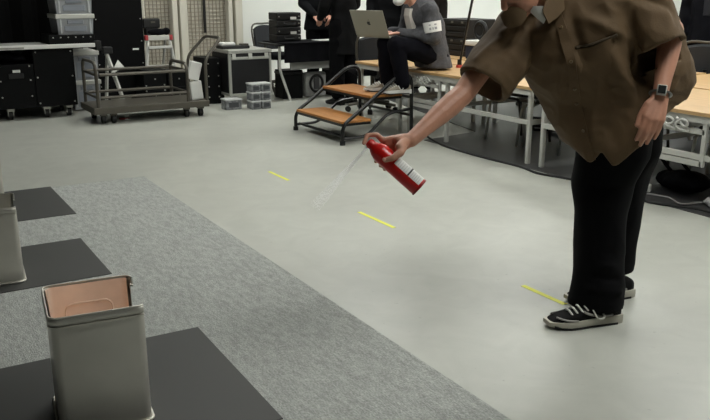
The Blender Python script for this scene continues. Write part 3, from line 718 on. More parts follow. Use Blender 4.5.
def make_shoe(t, heel, toe, mats, L=.29, name='shoe', laces=True, z0=0.0, stripes=True, hgt=1.0):
    heel = V(heel); toe = V(toe); d = (toe - heel).normalized(); s = V((0, 0, 1)).cross(d).normalized(); u = V((0, 0, 1))
    W = lambda x, y, z: heel + d * x + s * y + u * z
    secs = [(0, .028, .075), (.02, .036, .088), (.06, .039, .092), (.10, .040, .088), (.14, .043, .078), (.18, .049, .064), (.22, .050, .052), (.255, .043, .044), (.28, .030, .036), (.29, .018, .028)]
    k = L / .29
    rings = []
    for x, hw, h in secs:
        r_ = []
        for i in range(14):
            a = math.pi * 2 * i / 14; cy = math.cos(a); sy = math.sin(a)
            r_.append(W(x * k, hw * (abs(cy) ** .8) * (1 if cy > 0 else -1), z0 + .02 + (h * hgt - .02) * (.5 + .5 * (abs(sy) ** .7) * (1 if sy > 0 else -1))))
        rings.append(r_)
    b = B(); loft(b, rings); up = O(name, b, mats[0], t, smooth=True)
    rings = []
    for x, hw, h in [(-.006, .026, 0)] + secs[1:-1] + [(.297, .020, 0)]:
        w_ = hw + .007; th = .036 - .05 * max(0, x - .1) * .6; lift = .012 * max(0, (x - .24) / .05)
        rings.append([W(x * k, -w_ * .96, z0 + lift), W(x * k, w_ * .96, z0 + lift), W(x * k, w_ * 1.03, z0 + th * .5), W(x * k, w_ * .97, z0 + th), W(x * k, -w_ * .97, z0 + th), W(x * k, -w_ * 1.03, z0 + th * .5)])
    b = B(); loft(b, rings); O('sole', b, mats[1], up, auto=.9)
    rings = []
    for x, hw, h in secs[1:-1]:
        w_ = hw + .0085; lift = .012 * max(0, (x - .24) / .05)
        rings.append([W(x * k, -w_, z0 + lift), W(x * k, w_, z0 + lift), W(x * k, w_, z0 + .009 + lift), W(x * k, -w_, z0 + .009 + lift)])
    b = B(); loft(b, rings); O('outsole', b, rubber, up)
    if laces:
        for i in range(5):
            x = .125 + .019 * i; z = .088 - .0072 * i
            b = B(); tube(b, smooth_path([W(x * k, -.034, z0 + z - .014), W((x + .006) * k, -.012, z0 + z + .003), W((x + .008) * k, .012, z0 + z + .003), W(x * k, .034, z0 + z - .014)], 3), .0042, 6); O('lace', b, mats[2], up, smooth=True)
        for sg in (-1, 1):
            b = B(); c0 = W(.128 * k, .0, z0 + .09)
            tube(b, smooth_path([c0, W(.115 * k, sg * .04, z0 + .085), W(.09 * k, sg * .062, z0 + .05), W(.115 * k, sg * .064, z0 + .042), W(.13 * k, sg * .045, z0 + .072), c0], 4), .0036, 6); O('lace_loop', b, mats[2], up, smooth=True)
    if stripes:
        for sg in (-1, 1):
            b = B(); tube(b, smooth_path([W(.045 * k, sg * .042, z0 + .045), W(.10 * k, sg * .046, z0 + .045), W(.15 * k, sg * .048, z0 + .06), W(.165 * k, sg * .04, z0 + .068)], 3), .005, 6); O('side_stripe', b, mats[3], up, smooth=True)
            b = B(); tube(b, smooth_path([W(.19 * k, sg * .052, z0 + .035), W(.235 * k, sg * .048, z0 + .04), W(.268 * k, sg * .022, z0 + .047)], 3), .004, 6); O('toe_trim', b, mats[3], up, smooth=True)
    return up

def standing(name, lab, loc, face_deg, jacket, trousers, hem=.78, h=1.68, arms='down', tilt=0, voxel=.013, coat_w=1.0, head=True, inner=None):
    t = T(name, lab, 'person', (loc[0], loc[1], 0))
    s = h / 1.7; fa = R(face_deg); f = V((math.cos(fa), math.sin(fa), 0)); rt = V((f.y, -f.x, 0)); u = V((0, 0, 1)); o = V((loc[0], loc[1], 0))
    P = lambda r_, ff, z: o + rt * r_ * s + f * ff * s + u * z * s
    sh = [P(k * .18, 0 + tilt * .12, 1.40) for k in (-1, 1)]
    if arms == 'down': el = [P(k * .235, -.02, 1.12) for k in (-1, 1)]; wr = [P(k * .235, .06, .88) for k in (-1, 1)]
    else: el = [P(k * .23, .06, 1.12) for k in (-1, 1)]; wr = [P(k * .12, .27, .98) for k in (-1, 1)]
    ax = axes(rt, f, u); hc = P(0, .05 + tilt * .2, 1.585)
    b = B(); add_head(b, hc, f - u * .3, u, s)
    cap(b, P(0, tilt * .1, 1.40), .055, P(0, .02 + tilt * .15, 1.52), .05)
    ell(b, P(0, tilt * .08, 1.24), (.15, .10, .22), ax); ell(b, P(0, 0, .98), (.15, .10, .14), ax)
    for k in (0, 1):
        sg = -1 if k == 0 else 1
        cap(b, sh[k], .048, el[k], .038); cap(b, el[k], .038, wr[k], .026)
        simple_hand(b, wr[k], (wr[k] - el[k]), (f if arms == 'down' else -rt * sg), (-rt * sg if arms == 'down' else -u), .3)
        cap(b, P(sg * .09, 0, .92), .075, P(sg * .095, .01, .50), .052); cap(b, P(sg * .095, .01, .50), .05, P(sg * .095, -.02, .08), .036)
    from_mesh('body', fuse(b, .009, 3), skin2, t, True)
    add_eyes_hair(t, hc, f - u * .3, u, s)
    b = B()
    ell(b, P(0, tilt * .1, 1.30), (.19 * coat_w, .125, .16), ax); ell(b, P(0, tilt * .06, 1.12), (.185 * coat_w, .125, .22), ax)
    rings = []
    for z, a, c in ((1.25, .175, .11), (1.0, .18, .125), (.9, .195, .135), (hem, .21, .145)):
        rings.append([P(a * coat_w * math.cos(i * math.pi / 12), c * math.sin(i * math.pi / 12), z) for i in range(24)])
    loft(b, rings)
    for k in (0, 1): cap(b, sh[k], .07, el[k], .06); cap(b, el[k], .06, wr[k], .046)
    cap(b, P(0, 0, 1.42), .075, P(0, 0, 1.45), .07)
    me = fuse(b, voxel, 4); wrinkle(me, .009, 9, (1, 1, .6), seed=loc[0]); jk = from_mesh('jacket', me, jacket, t, True)
    if inner:
        b = B(); rbox(b, P(0, .125, 1.2), (.07, .02, .3), ax, .008); O('shirt_front', b, inner, jk)
    b = B()
    for sg in (-1, 1):
        cap(b, P(sg * .085, 0, .90), .105, P(sg * .1, .01, .50), .085); cap(b, P(sg * .1, .01, .50), .085, P(sg * .1, -.01, .13), .08)
    me = fuse(b, voxel, 3); wrinkle(me, .007, 10, seed=loc[1]); from_mesh('trousers', me, trousers, t, True)
    for sg in (-1, 1):
        hl = P(sg * .1, -.09, 0); make_shoe(t, hl, hl + f, [rubber, rubber, rubber, rubber], .27, laces=False, stripes=False)
    return t
dark1 = M('dark_jacket', (13, 14, 16), .85, spec=.12, var=.2, scale=12)
dark2 = M('charcoal_coat', (20, 20, 21), .9, spec=.12, var=.2, scale=12)
dark3 = M('dark_trousers', (6, 6, 8), .9, spec=.12, var=.2, scale=12)
suit = M('navy_suit', (13, 14, 20), .8, spec=.12, var=.2, scale=12)
standing('person', 'person in dark jacket working with hands at the draped table', (4.98, 9.18), 250, dark1, dark3, arms='front', tilt=.5)
standing('person', 'person in long charcoal coat standing before the draped table end', (4.64, 8.0), 100, dark2, dark3, hem=.57, coat_w=.82, arms='front')
standing('person', 'person in black standing behind the silver laptop', (5.74, 8.75), 230, dark1, dark3, hem=.7)
standing('person', 'person in dark clothes standing behind the crate stack', (5.93, 8.25), 240, M('brown_black', (30, 27, 25), .9, spec=.12), dark3)
standing('person', 'person in dark suit at the right edge behind the chair', (6.95, 5.0), 200, suit, dark3, inner=M('suit_shirt', (30, 32, 40), .8))

# ------------------------------------------------------------------ seated person with laptop
t = T('person', 'seated person in grey jacket with white armband typing on a laptop', 'person', (4.3, 5.9, .59))
f = V((-1, .10, 0)).normalized(); rt = V((f.y, -f.x, 0)); u = V((0, 0, 1)); ax = axes(rt, f, u)
hip = V((4.33, 5.88, .70)); P = lambda r_, ff, z: hip + rt * r_ + f * ff + u * z
hc = P(-.02, .31, .585); fd = f * .8 - u * .6
sh = [P(k * .17, .14, .41) for k in (-1, 1)]; el = [P(-.20, .11, .18), P(.30, .13, .19)]; wr = [P(.04, .29, .212), P(.24, .29, .212)]
kn = [P(k * .10, .42, .12) for k in (-1, 1)]; an = [P(-.11, .36, -.24), P(.12, .40, -.24)]
b = B(); add_head(b, hc, fd, u); cap(b, P(0, .15, .42), .055, P(0, .25, .51), .05)
ell(b, P(0, .08, .28), (.15, .10, .24), ax)
for k in (0, 1):
    sg = -1 if k == 0 else 1
    cap(b, sh[k], .048, el[k], .038); cap(b, el[k], .038, wr[k], .027); simple_hand(b, wr[k], f - rt * sg * .15 - u * .02, -rt * sg, -u, .16)
    cap(b, P(sg * .09, .02, .02), .075, kn[k], .055); cap(b, kn[k], .05, an[k], .035)
from_mesh('body', fuse(b, .007, 3), skin2, t, True)
add_eyes_hair(t, hc, fd, u)
b = B(); ell(b, hc + fd.normalized() * .068 - u * .058, (.05, .05, .042), ax); ell(b, hc - u * .085 + f * .04, (.055, .05, .035), ax)
from_mesh('face_mask', fuse(b, .006, 3), M('mask_white', (225, 225, 225), .8), t, True)
grey_j = M('grey_jacket', (74, 74, 78), .9, var=.2, scale=50, bump=.2, bscale=90)
b = B(); ell(b, P(0, .12, .38), (.185, .13, .15), ax); ell(b, P(0, .06, .22), (.185, .14, .22), ax)
rings = []
for z, a, c, ff in ((.35, .17, .12, .1), (.12, .19, .14, .04), (-.09, .205, .15, -.01)):
    rings.append([P(a * math.cos(i * math.pi / 12), ff + c * math.sin(i * math.pi / 12), z) for i in range(24)])
loft(b, rings)
for k in (0, 1): cap(b, sh[k], .072, el[k], .062); cap(b, el[k], .06, wr[k], .045)
cap(b, P(0, .13, .42), .075, P(0, .15, .45), .07)
me = fuse(b, .010, 4); wrinkle(me, .008, 11, seed=3); jk = from_mesh('jacket', me, grey_j, t, True)
b = B()
for i, z in enumerate((.42, .33, .24, .15)):
    pass
rings = []
for z, ff in ((.42, .235), (.36, .245), (.25, .215), (.08, .185)):
    rings.append([P(-.05, ff + .03, z), P(.05, ff + .03, z), P(.05, ff - .05, z), P(-.05, ff - .05, z)])
loft(b, rings); O('shirt_front', b, M('pale_shirt', (196, 190, 182), .85), jk)
# white armband on the near (left) arm
a0, a1 = sh[0].lerp(el[0], .42), sh[0].lerp(el[0], .80)
b = B(); tube(b, [a0, a0.lerp(a1, .5), a1], [.079, .0765, .074], 20); ab = O('armband', b, M('armband_white', (232, 232, 230), .7), jk, auto=.7)
dd = (a1 - a0).normalized(); out = V((-.55, -.8, .1)); out = (out - dd * out.dot(dd)).normalized(); sd = dd.cross(out)
for i in range(3):
    for j in range(2):
        c = a0.lerp(a1, .3 + .35 * j) + out * .0745 + sd * (i - 1) * .024
        b = B(); rbox(b, c, ((.020, .010, .017)[i], .004, (.012, .020)[j]), axes(sd, out, dd)); O('lettering', b, M('armband_print', (165, 167, 170), .7), ab)
b = B()
for k in (0, 1):
    sg = -1 if k == 0 else 1
    cap(b, P(sg * .085, .0, .01), .105, kn[k], .082); cap(b, kn[k], .08, an[k] + u * .03, .06)
me = fuse(b, .010, 3); wrinkle(me, .006, 12, seed=5); from_mesh('trousers', me, M('navy_trousers', (9, 9, 16), .9, spec=.12, var=.2, scale=15), t, True)
pale = M('beige_shoe', (150, 142, 128), .7, var=.1); wsole = M('white_sole', (205, 203, 198), .6)
for k in (0, 1):
    hl = V((an[k].x + .075, an[k].y, 0)); make_shoe(t, hl, hl + V((-1, .25, 0)), [pale, wsole, wsole, pale], .27, laces=True, z0=.401, stripes=False)
# laptop on the knees
lp = T('laptop', 'open silver laptop with a dark fruit logo on the knees of the seated person', 'laptop', (0, 0, 0))
lm = M('laptop_aluminium', (150, 146, 134), .42, .55, var=.03)
b = B(); rbox(b, (.13, 0, .008), (.25, .36, .014), None, .005); O('base', b, lm, lp)
b = B(); rbox(b, (.15, 0, .0162), (.11, .29, .002)); O('keyboard', b, black_plastic, lp)
tilt = Matrix.Translation((0.004, 0, .014)) @ Matrix.Rotation(R(-25), 4, 'Y')
b = B(); rbox(b, (0, 0, .122), (.008, .36, .244), None, .004); b.transform(tilt); lid = O('lid', b, lm, lp)
b = B(); rbox(b, (.0048, 0, .125), (.001, .34, .215)); b.transform(tilt); O('screen', b, M('screen_dark', (40, 44, 50), .2), lid)
b = B()
ap = []
for i in range(28):
    a = 2 * math.pi * i / 28; r_ = .019 * (1 + .10 * math.cos(2 * a) - .05 * math.sin(a) ** 4)
    y, z = r_ * math.cos(a), r_ * math.sin(a) * 1.08
    if math.hypot(y + .021, z - .002) < .010: y = -.021 + .010 * 1.0
    if abs(y) < .004 and z > 0: z *= .86
    ap.append((y, z))
va = [b.verts.new((-.0042, y, .125 + z)) for y, z in ap]; vb = [b.verts.new((-.0049, y, .125 + z)) for y, z in ap]
b.faces.new(va); b.faces.new(vb[::-1])
for i in range(28): b.faces.new((va[i], va[(i + 1) % 28], vb[(i + 1) % 28], vb[i]))
lf = [(-.0042, .002, .148), (-.0042, -.006, .153), (-.0042, -.005, .160), (-.0042, .003, .155)]
va = [b.verts.new(p) for p in lf]; vb = [b.verts.new((-.0049, p[1], p[2])) for p in lf]; b.faces.new(va); b.faces.new(vb[::-1])
for i in range(4): b.faces.new((va[i], va[(i + 1) % 4], vb[(i + 1) % 4], vb[i]))
b.transform(tilt); O('logo', b, M('logo_dark', (38, 38, 38), .3, .3), lid)
lp.location = (3.80, 6.05, .873); lp.rotation_euler = (0, 0, R(20))

# ------------------------------------------------------------------ the bending person in the foreground
er = V((math.cos(YAW), -math.sin(YAW), 0)); ef = V((math.sin(YAW), math.cos(YAW), 0)); u = V((0, 0, 1))
def W3(r_, ff, z): return er * r_ + ef * ff + u * z
person = T('person', 'bending person in brown short-sleeved shirt spraying a red can', 'person', (2.5, 2.12, 0))
Rs, Re, Rw = V((2.118, 2.359, 1.18)), V((1.86, 2.332, .92)), V((1.604, 2.294, .779))
Ls, Le, Lw = V((2.422, 2.091, 1.325)), V((2.528, 1.971, 1.149)), V((2.406, 1.897, .921))
hc = V((2.016, 2.242, 1.318)); neck = V((2.218, 2.243, 1.268)); fd = V((-.75, -.12, -.65)); hu = V((-.65, 0, .75))
ctop, cbot = V((1.47, 2.334, .764)), V((1.591, 2.215, .622))
ca = (ctop - cbot).normalized()
e2 = V((math.sin(YAW) * .963, math.cos(YAW) * .963, -.268)); e2 = (e2 - ca * e2.dot(ca)).normalized(); e1 = ca.cross(e2)
if e1.z < 0: e1 = -e1
CR = .0335
def on_can(s, phi, rad):   # s metres below the can's top, phi = angle round it from the palm side to the far side
    a = R(phi); return ctop - ca * s + (e1 * math.cos(a) + e2 * math.sin(a)) * rad
b = B()
add_head(b, hc, fd, hu, 1.03)
cap(b, neck, .062, hc - V((-.10, 0, .02)), .056)
cap(b, neck, .07, V((2.45, 2.24, 1.05)), .12); cap(b, V((2.45, 2.24, 1.05)), .12, W3(1.08, 3.21, .82), .12)
cap(b, Rs, .054, Re, .042)
for (q0, r0_, q1, r1_) in ((0, .042, .22, .0435), (.22, .0435, .45, .040), (.45, .040, .75, .031), (.75, .031, 1, .027)): cap(b, Re.lerp(Rw, q0), r0_, Re.lerp(Rw, q1), r1_)
cap(b, Ls, .054, Le, .042)
for (q0, r0_, q1, r1_) in ((0, .042, .22, .0435), (.22, .0435, .45, .040), (.45, .040, .75, .031), (.75, .031, 1, .027)): cap(b, Le.lerp(Lw, q0), r0_, Le.lerp(Lw, q1), r1_)
cap(b, neck, .06, Rs, .05); cap(b, neck, .06, Ls, .05)
LH, LK, LA = W3(1.03, 3.13, .78), W3(.99, 3.10, .43), W3(.975, 3.025, .09)
RH, RK, RA = W3(1.12, 3.27, .78), W3(1.12, 3.29, .42), W3(1.115, 3.295, .09)
for (p, q, s) in ((LH, LK, LA), (RH, RK, RA)): cap(b, p, .08, q, .055); cap(b, q, .052, s, .036)
# right hand closed on the can
rad = CR + .010
palm_w = on_can(.055, 12, CR + .045)
cap(b, Rw, .026, palm_w, .02)
for k, s in enumerate((.012, .034, .056, .076)):
    kn_ = on_can(s, 42, CR + .021); cap(b, Rw + (palm_w - Rw) * .3 + ca * (.012 - .008 * k), .017, kn_, .0125)
    if k == 0:
        p1 = on_can(-.018, 20, .042); p2 = on_can(-.040, 30, .018); p3 = on_can(-.030, 190, .014)
        cap(b, kn_, .0115, p1, .0095); cap(b, p1, .0095, p2, .0088); cap(b, p2, .0088, p3, .008)
    else:
        prev = kn_
        for j, ph in enumerate((78, 100, 120, 134)):
            q = on_can(s + .003 * j, ph, rad + .002); cap(b, prev, .0105 - .0006 * j, q, .0100 - .0006 * j); prev = q
cap(b, Rw.lerp(palm_w, .35), .02, on_can(.072, -22, CR + .028), .017)
th0, th1, th2 = on_can(.088, -40, CR + .022), on_can(.080, -76, CR + .0135), on_can(.066, -104, CR + .010)
cap(b, on_can(.080, -12, CR + .030), .018, th0, .0145); cap(b, th0, .0145, th1, .0118); cap(b, th1, .0118, th2, .0095)
# left hand hanging, back of the hand to the viewer
hd = (V((2.351, 1.875, .825)) - Lw).normalized(); sx = -er; nrm = ef
sx = (sx - hd * sx.dot(hd)).normalized(); nrm = (nrm - hd * nrm.dot(hd) - sx * nrm.dot(sx)).normalized()
for k in range(4):
    base = Lw + hd * (.094 - .007 * abs(k - 1.2)) + sx * (.030 - .0195 * k) - nrm * (.004 - .003 * abs(k - 1.5))
    cap(b, Lw + sx * (.014 - .009 * k), .019, base, .0125)
    L = (.042, .047, .043, .034)[k]; p = base; dd = hd.copy()
    for j in range(3):
        dd = (dd + nrm * (.32 + .15 * j + .06 * k) + V((0, 0, -.15)) + sx * (.02 - .012 * k)).normalized(); q = p + dd * L * (1, .68, .52)[j]
        cap(b, p, .0103 - .0008 * j, q, .0095 - .0008 * j); p = q
p = Lw + hd * .04 + sx * .035; q = p + (hd * .95 + sx * .22 + nrm * .35).normalized() * .046
cap(b, Lw + hd * .012 + sx * .012, .018, p, .015); cap(b, p, .0145, q, .0118); cap(b, q, .0115, q + (hd + sx * .02 + nrm * .2).normalized() * .036, .0095)
from_mesh('body', fuse(b, .0038, 5), skin, person, True)
add_eyes_hair(person, hc, fd, hu, 1.03)
# nails on the hand that shows
for q, nn in ((th2, on_can(.066, -104, 1) - on_can(.066, -104, 0)),):
    nn = nn.normalized(); b = B(); ell(b, q + nn * .0075 + ca * .004, (.006, .002, .007), axes(ca.cross(nn).normalized(), nn, ca)); O('nail', b, M('nail', (226, 178, 160), .3), person, smooth=True)

# shirt: lofted body with sleeves, one surface
ring_tab = [(.93, 3.07, 1.40, .10, .07), (.945, 3.064, 1.345, .165, .12), (.925, 3.06, 1.254, .23, .16), (.905, 3.071, 1.145, .310, .185), (.938, 3.081, 1.033, .330, .195),
            (.980, 3.101, .955, .314, .195), (1.012, 3.121, .875, .284, .19), (1.020, 3.125, .794, .246, .20), (1.030, 3.12, .71, .210, .20), (1.035, 3.12, .585, .180, .20)]
b = B(); rings = []
NR = 64
def hem_z(a):
    ca_, sa = math.cos(a), math.sin(a)
    z = .612 + ((-.58 - ca_) / .42 * .08 if ca_ < -.58 else ((ca_ + .58) / 1.58) ** 1.15 * .31) + .12 * max(0, sa)
    da = abs((math.degrees(a) - 234 + 180) % 360 - 180)
    return z + max(0, 1 - da / 15) * .10
for ri, (r_, ff, z, hw, hdp) in enumerate(ring_tab):
    rings.append([W3(r_ + hw * math.cos(a), ff + hdp * math.sin(a), max(z, hem_z(a) + (9 - ri) * .006)) for a in (2 * math.pi * i / NR for i in range(NR))])
    if ri == 9:
        for dz in (0, .09):
            rings.append([W3(r_ + (hw - .022) * math.cos(a), ff + (hdp - .022) * math.sin(a), max(z, hem_z(a)) + dz) for a in (2 * math.pi * i / NR for i in range(NR))])
loft(b, rings)
Se = V((1.944, 2.316, .95)); RsS = V((2.121, 2.331, 1.136)); tube(b, [RsS + V((.12, -.02, .05)), RsS, RsS.lerp(Se, .55), Se], [.11, .10, .104, .098], 24)
Sl = V((2.444, 1.952, 1.085)); LsS = V((2.411, 2.089, 1.296)); tube(b, [LsS + V((-.08, .06, .02)), LsS, LsS.lerp(Sl, .5), Sl], [.12, .112, .106, .094], 24)
cut1 = B(); dR = (Se - RsS).normalized(); tube(cut1, [Se - dR * .06, Se + dR * .05], [.088, .090], 24)
cut2 = B(); dL = (Sl - LsS).normalized(); tube(cut2, [Sl - dL * .05, Sl + dL * .06], [.082, .084], 24)
me = fuse(b, .006, 6, cuts=[cut1, cut2])
F_ = lambda a, c, wd, dp: (V(a), V(c), wd, dp)
def WP(r_, z): return W3(r_, 2.9, z)
folds = [F_(WP(.62, 1.12), WP(1.0, .70), .03, -.018), F_(WP(.66, 1.17), WP(.86, .80), .022, .014), F_(WP(.60, 1.05), WP(.95, .64), .02, .016),
         F_(WP(.95, 1.22), WP(1.08, .80), .03, -.022), F_(WP(1.0, 1.05), WP(1.16, .88), .026, -.026), F_(WP(.88, 1.12), WP(.98, .95), .025, .012), F_(WP(.74, 1.25), WP(.84, 1.0), .022, -.012),
         F_(WP(1.02, .98), WP(1.0, .7), .022, .013), F_(WP(.70, 1.0), WP(.93, .66), .018, -.014), F_(WP(.80, 1.2), WP(.98, 1.12), .02, .012), F_(WP(.83, .98), WP(.9, .70), .016, .012), F_(WP(1.06, 1.2), WP(1.14, 1.0), .025, .016), F_(WP(.76, 1.08), WP(.90, .86), .02, .012), F_(WP(.96, 1.28), WP(1.12, 1.22), .018, -.012), F_(WP(.9, .95), WP(1.04, .72), .02, -.012),
         F_(V((2.07, 2.25, 1.17)), V((1.93, 2.25, 1.04)), .016, -.012), F_(V((2.12, 2.24, 1.12)), V((1.97, 2.26, .98)), .016, .012), F_(V((2.1, 2.26, 1.22)), V((1.9, 2.3, 1.05)), .014, .010)]
folds = [(a, c, wd, dp * 1.9) for a, c, wd, dp in folds]
# tight creases pulled from the raised shoulder into the sleeve and down the chest
sl_ax = (Se - RsS).normalized(); front = -ef
for k, (t0, t1, off, wd, dp) in enumerate(((.05, .75, .0, .012, -.014), (.15, .9, .035, .011, .013), (.0, .6, -.035, .012, .014), (.3, .95, -.02, .010, -.012), (-.1, .45, .06, .011, -.013), (.1, .8, -.06, .010, .011))):
    perp = sl_ax.cross(front).normalized()
    folds.append((RsS + (Se - RsS) * t0 + front * .095 + perp * (off * .3), RsS + (Se - RsS) * t1 + front * .085 + perp * off * 1.6, wd, dp))
for (r0, z0_, r1, z1_, wd, dp) in ((.70, 1.20, .74, .92, .013, -.014), (.66, 1.16, .80, .82, .012, .013), (.74, 1.17, .80, 1.0, .011, -.012), (.88, 1.0, 1.0, .84, .013, -.014), (.93, 1.02, 1.06, .9, .012, .013), (1.0, 1.16, 1.1, 1.05, .013, -.014), (.84, .86, .9, .70, .012, -.012)):
    folds.append((WP(r0, z0_), WP(r1, z1_), wd, dp))
wrinkle(me, .010, 6.5, (1.3, 1.3, .7), 2, folds, calm=.62); wrinkle(me, .0035, 17, (1, 1, 1), 9, calm=.62)
brown = M('brown_shirt', (92, 73, 50), .78, var=.07, scale=22, bump=.12, bscale=220, spec=.35)
shirt = from_mesh('shirt', me, brown, person, True)
bv = BVHTree.FromPolygons([v.co + OFF[person.name] for v in me.vertices], [tuple(p.vertices) for p in me.polygons])
def on_shirt(r_, z, lift=.004):
    hit = bv.ray_cast(W3(r_, 2.2, z), ef)
    return (hit[0] + hit[1] * lift, hit[1]) if hit[0] else (W3(r_, 2.9, z), -ef)
dark_brown = M('gap_shade_brown', (62, 49, 30), .8)
# placket
pl = []
for k in range(40):
    q = k / 39; r_ = .72 + .185 * q ** 1.1; z = 1.22 - .57 * q
    hit = bv.ray_cast(W3(r_, 2.2, z), ef)
    if hit[0] is None or hit[0].dot(ef) > 3.06: break
    pl.append((hit[0] + hit[1] * .0035, hit[1]))
b = B(); rings = []
for i, (p, n_) in enumerate(pl):
    tt = (pl[min(i + 1, len(pl) - 1)][0] - pl[max(i - 1, 0)][0]).normalized(); sd = n_.cross(tt).normalized()
    rings.append([p - sd * .016 - n_ * .006, p + sd * .016 - n_ * .006, p + sd * .016 + n_ * .0008, p - sd * .016 + n_ * .0008])
loft(b, rings); O('placket', b, brown, shirt, auto=.8)
for q in (.12, .34, .50, .62, .80):
    p, n_ = pl[int(q * (len(pl) - 1))]
    b = B(); cyl(b, p + n_ * .001, p + n_ * .005, .0062, .005, 12); O('button', b, M('button', (110, 92, 66), .35), shirt, auto=.7)
# chest pocket with a gaping top edge
G_ = []
for j in range(7):
    row = []
    for i in range(7):
        r_ = .79 + .125 * i / 6 + .012 * j / 6; z = 1.085 + .05 * (i / 6) ** 1.3 - .14 * j / 6
        p, n_ = on_shirt(r_, z, 0)
        row.append(p + n_ * (.012 - .009 * min(1, j / 2) if 0 < i < 6 and j < 6 else -.003))
    G_.append(row)
b = B(); gv = [[b.verts.new(p) for p in row] for row in G_]
for j in range(6):
    for i in range(6): b.faces.new((gv[j][i], gv[j][i + 1], gv[j + 1][i + 1], gv[j + 1][i]))
O('pocket', b, brown, shirt, smooth=True)
b = B(); tube(b, smooth_path([on_shirt(.785 + .135 * i / 6, 1.090 + .05 * (i / 6) ** 1.3, .003)[0] for i in range(7)], 3), .006, 6); O('pocket_gap_shade', b, dark_brown, shirt, smooth=True)  # darker brown strip, painted shade of the pocket opening
# collar wings and the white T-shirt at the throat
def flap(name, pts, mat, th=.006):
    b = B(); pts = [V(p) for p in pts]; n_ = (pts[1] - pts[0]).cross(pts[2] - pts[0]).normalized()
    a = [b.verts.new(p + n_ * th / 2) for p in pts]; c = [b.verts.new(p - n_ * th / 2) for p in pts]
    b.faces.new(a); b.faces.new(c[::-1]); k = len(pts)
    for i in range(k): b.faces.new((a[i], a[(i + 1) % k], c[(i + 1) % k], c[i]))
    return O(name, b, mat, shirt)
def cloth_flap(name, rows, mat, th=.006, parent=None):
    b = B(); loft(b, [[V(p) for p in r_] + [V(p) + V((.002, .006, -.002)) for p in r_[::-1]] for r_ in rows]); return O(name, b, mat, parent or shirt, auto=.9)
cloth_flap('collar_wing', [[(1.952, 2.250, 1.205), (1.955, 2.246, 1.192)], [(1.956, 2.232, 1.222), (1.962, 2.234, 1.168)], [(1.965, 2.215, 1.235), (1.974, 2.222, 1.158)], [(1.995, 2.195, 1.228), (2.000, 2.190, 1.172)], [(2.02, 2.19, 1.215), (2.016, 2.186, 1.192)]], brown)
cloth_flap('collar_wing', [[(2.045, 2.136, 1.226), (2.046, 2.134, 1.214)], [(2.075, 2.15, 1.262), (2.068, 2.128, 1.176)], [(2.11, 2.150, 1.275), (2.105, 2.125, 1.196)], [(2.164, 2.165, 1.29), (2.150, 2.135, 1.225)], [(2.21, 2.18, 1.31), (2.20, 2.15, 1.25)]], brown)
cloth_flap('undershirt', [[(2.03, 2.205, 1.238), (2.035, 2.203, 1.226)], [(2.05, 2.182, 1.235), (2.068, 2.178, 1.190)], [(2.085, 2.166, 1.235), (2.086, 2.170, 1.175)], [(2.10, 2.17, 1.245), (2.10, 2.175, 1.19)]], M('white_tee', (215, 213, 208), .85), parent=person)

# trousers
b = B()
def leg_rings(pts, rr):
    rings = []
    for (p, (a, c)) in zip(pts, rr):
        rings.append([p + er * a * math.cos(i * math.pi / 12) + ef * c * math.sin(i * math.pi / 12) for i in range(24)])
    loft(b, rings)
leg_rings([LH + V((0, 0, .03)), LH + V((-.02, -.01, -.12)), LK + V((.02, .02, .12)), LK, LK.lerp(LA, .5), LA + V((.005, 0, -.03))], [(.14, .13), (.14, .13), (.12, .12), (.10, .11), (.095, .105), (.108, .11)])
leg_rings([RH + V((0, 0, .03)), RH + V((.01, -.01, -.12)), RK + V((0, 0, .12)), RK, RK.lerp(RA, .5), RA + V((.01, .01, .02))], [(.13, .13), (.13, .13), (.115, .12), (.098, .11), (.09, .10), (.092, .10)])
ell(b, W3(1.08, 3.21, .84), (.16, .16, .12))
me = fuse(b, .009, 4)
fl2 = [F_(W3(.9, 2.95, .16 + .05 * k), W3(1.1, 2.95, .13 + .055 * k), .014, -.012 if k % 2 else .012) for k in range(4)] + [F_(W3(.95, 2.95, .7), W3(.93, 2.95, .25), .02, .012), F_(W3(1.05, 2.98, .65), W3(1.0, 2.95, .3), .02, -.012)]
wrinkle(me, .008, 8, (1, 1, .5), 4, fl2)
trs = from_mesh('trousers', me, M('black_trousers', (5, 5, 7), .85, spec=.12, var=.15, scale=20), person, True)
shoe_up = M('black_suede', (10, 10, 10), .8, spec=.15, var=.2, scale=30); shoe_sole = M('shoe_sole', (178, 174, 162), .6, var=.08); lace = M('white_lace', (222, 220, 214), .8); sil = M('silver_trim', (150, 148, 142), .4, .2)
make_shoe(person, V((2.455, 2.035, 0)), V((2.165, 2.125, 0)), [shoe_up, shoe_sole, lace, sil], .305)
make_shoe(person, V((2.72, 2.20, 0)), V((2.43, 2.27, 0)), [shoe_up, shoe_sole, lace, sil], .305)
# wristwatch on the hanging arm
wd = (Lw - Le).normalized(); wc = Lw - wd * .012; _, wx, wy = frame_of(wd)
b = B(); tube(b, [wc + (wx * math.cos(k * .2618) + wy * math.sin(k * .2618)) * .0335 for k in range(24)], .0075, 8, closed=True, flat=.35)
wt = O('wristwatch', b, M('watch_strap', (120, 120, 118), .35, .6), person, smooth=True)
on_ = (-ef * .85 - er * .25 + u * .3); on_ = (on_ - wd * on_.dot(wd)).normalized(); wax = axes(wd.cross(on_).normalized(), wd, on_)
b = B(); rbox(b, wc + on_ * .034, (.034, .040, .011), wax, .004); O('watch_case', b, alu, wt)
b = B(); rbox(b, wc + on_ * .0400, (.026, .031, .002), wax, .0005); O('watch_face', b, M('watch_face', (8, 14, 12), .6, spec=.1), wt)

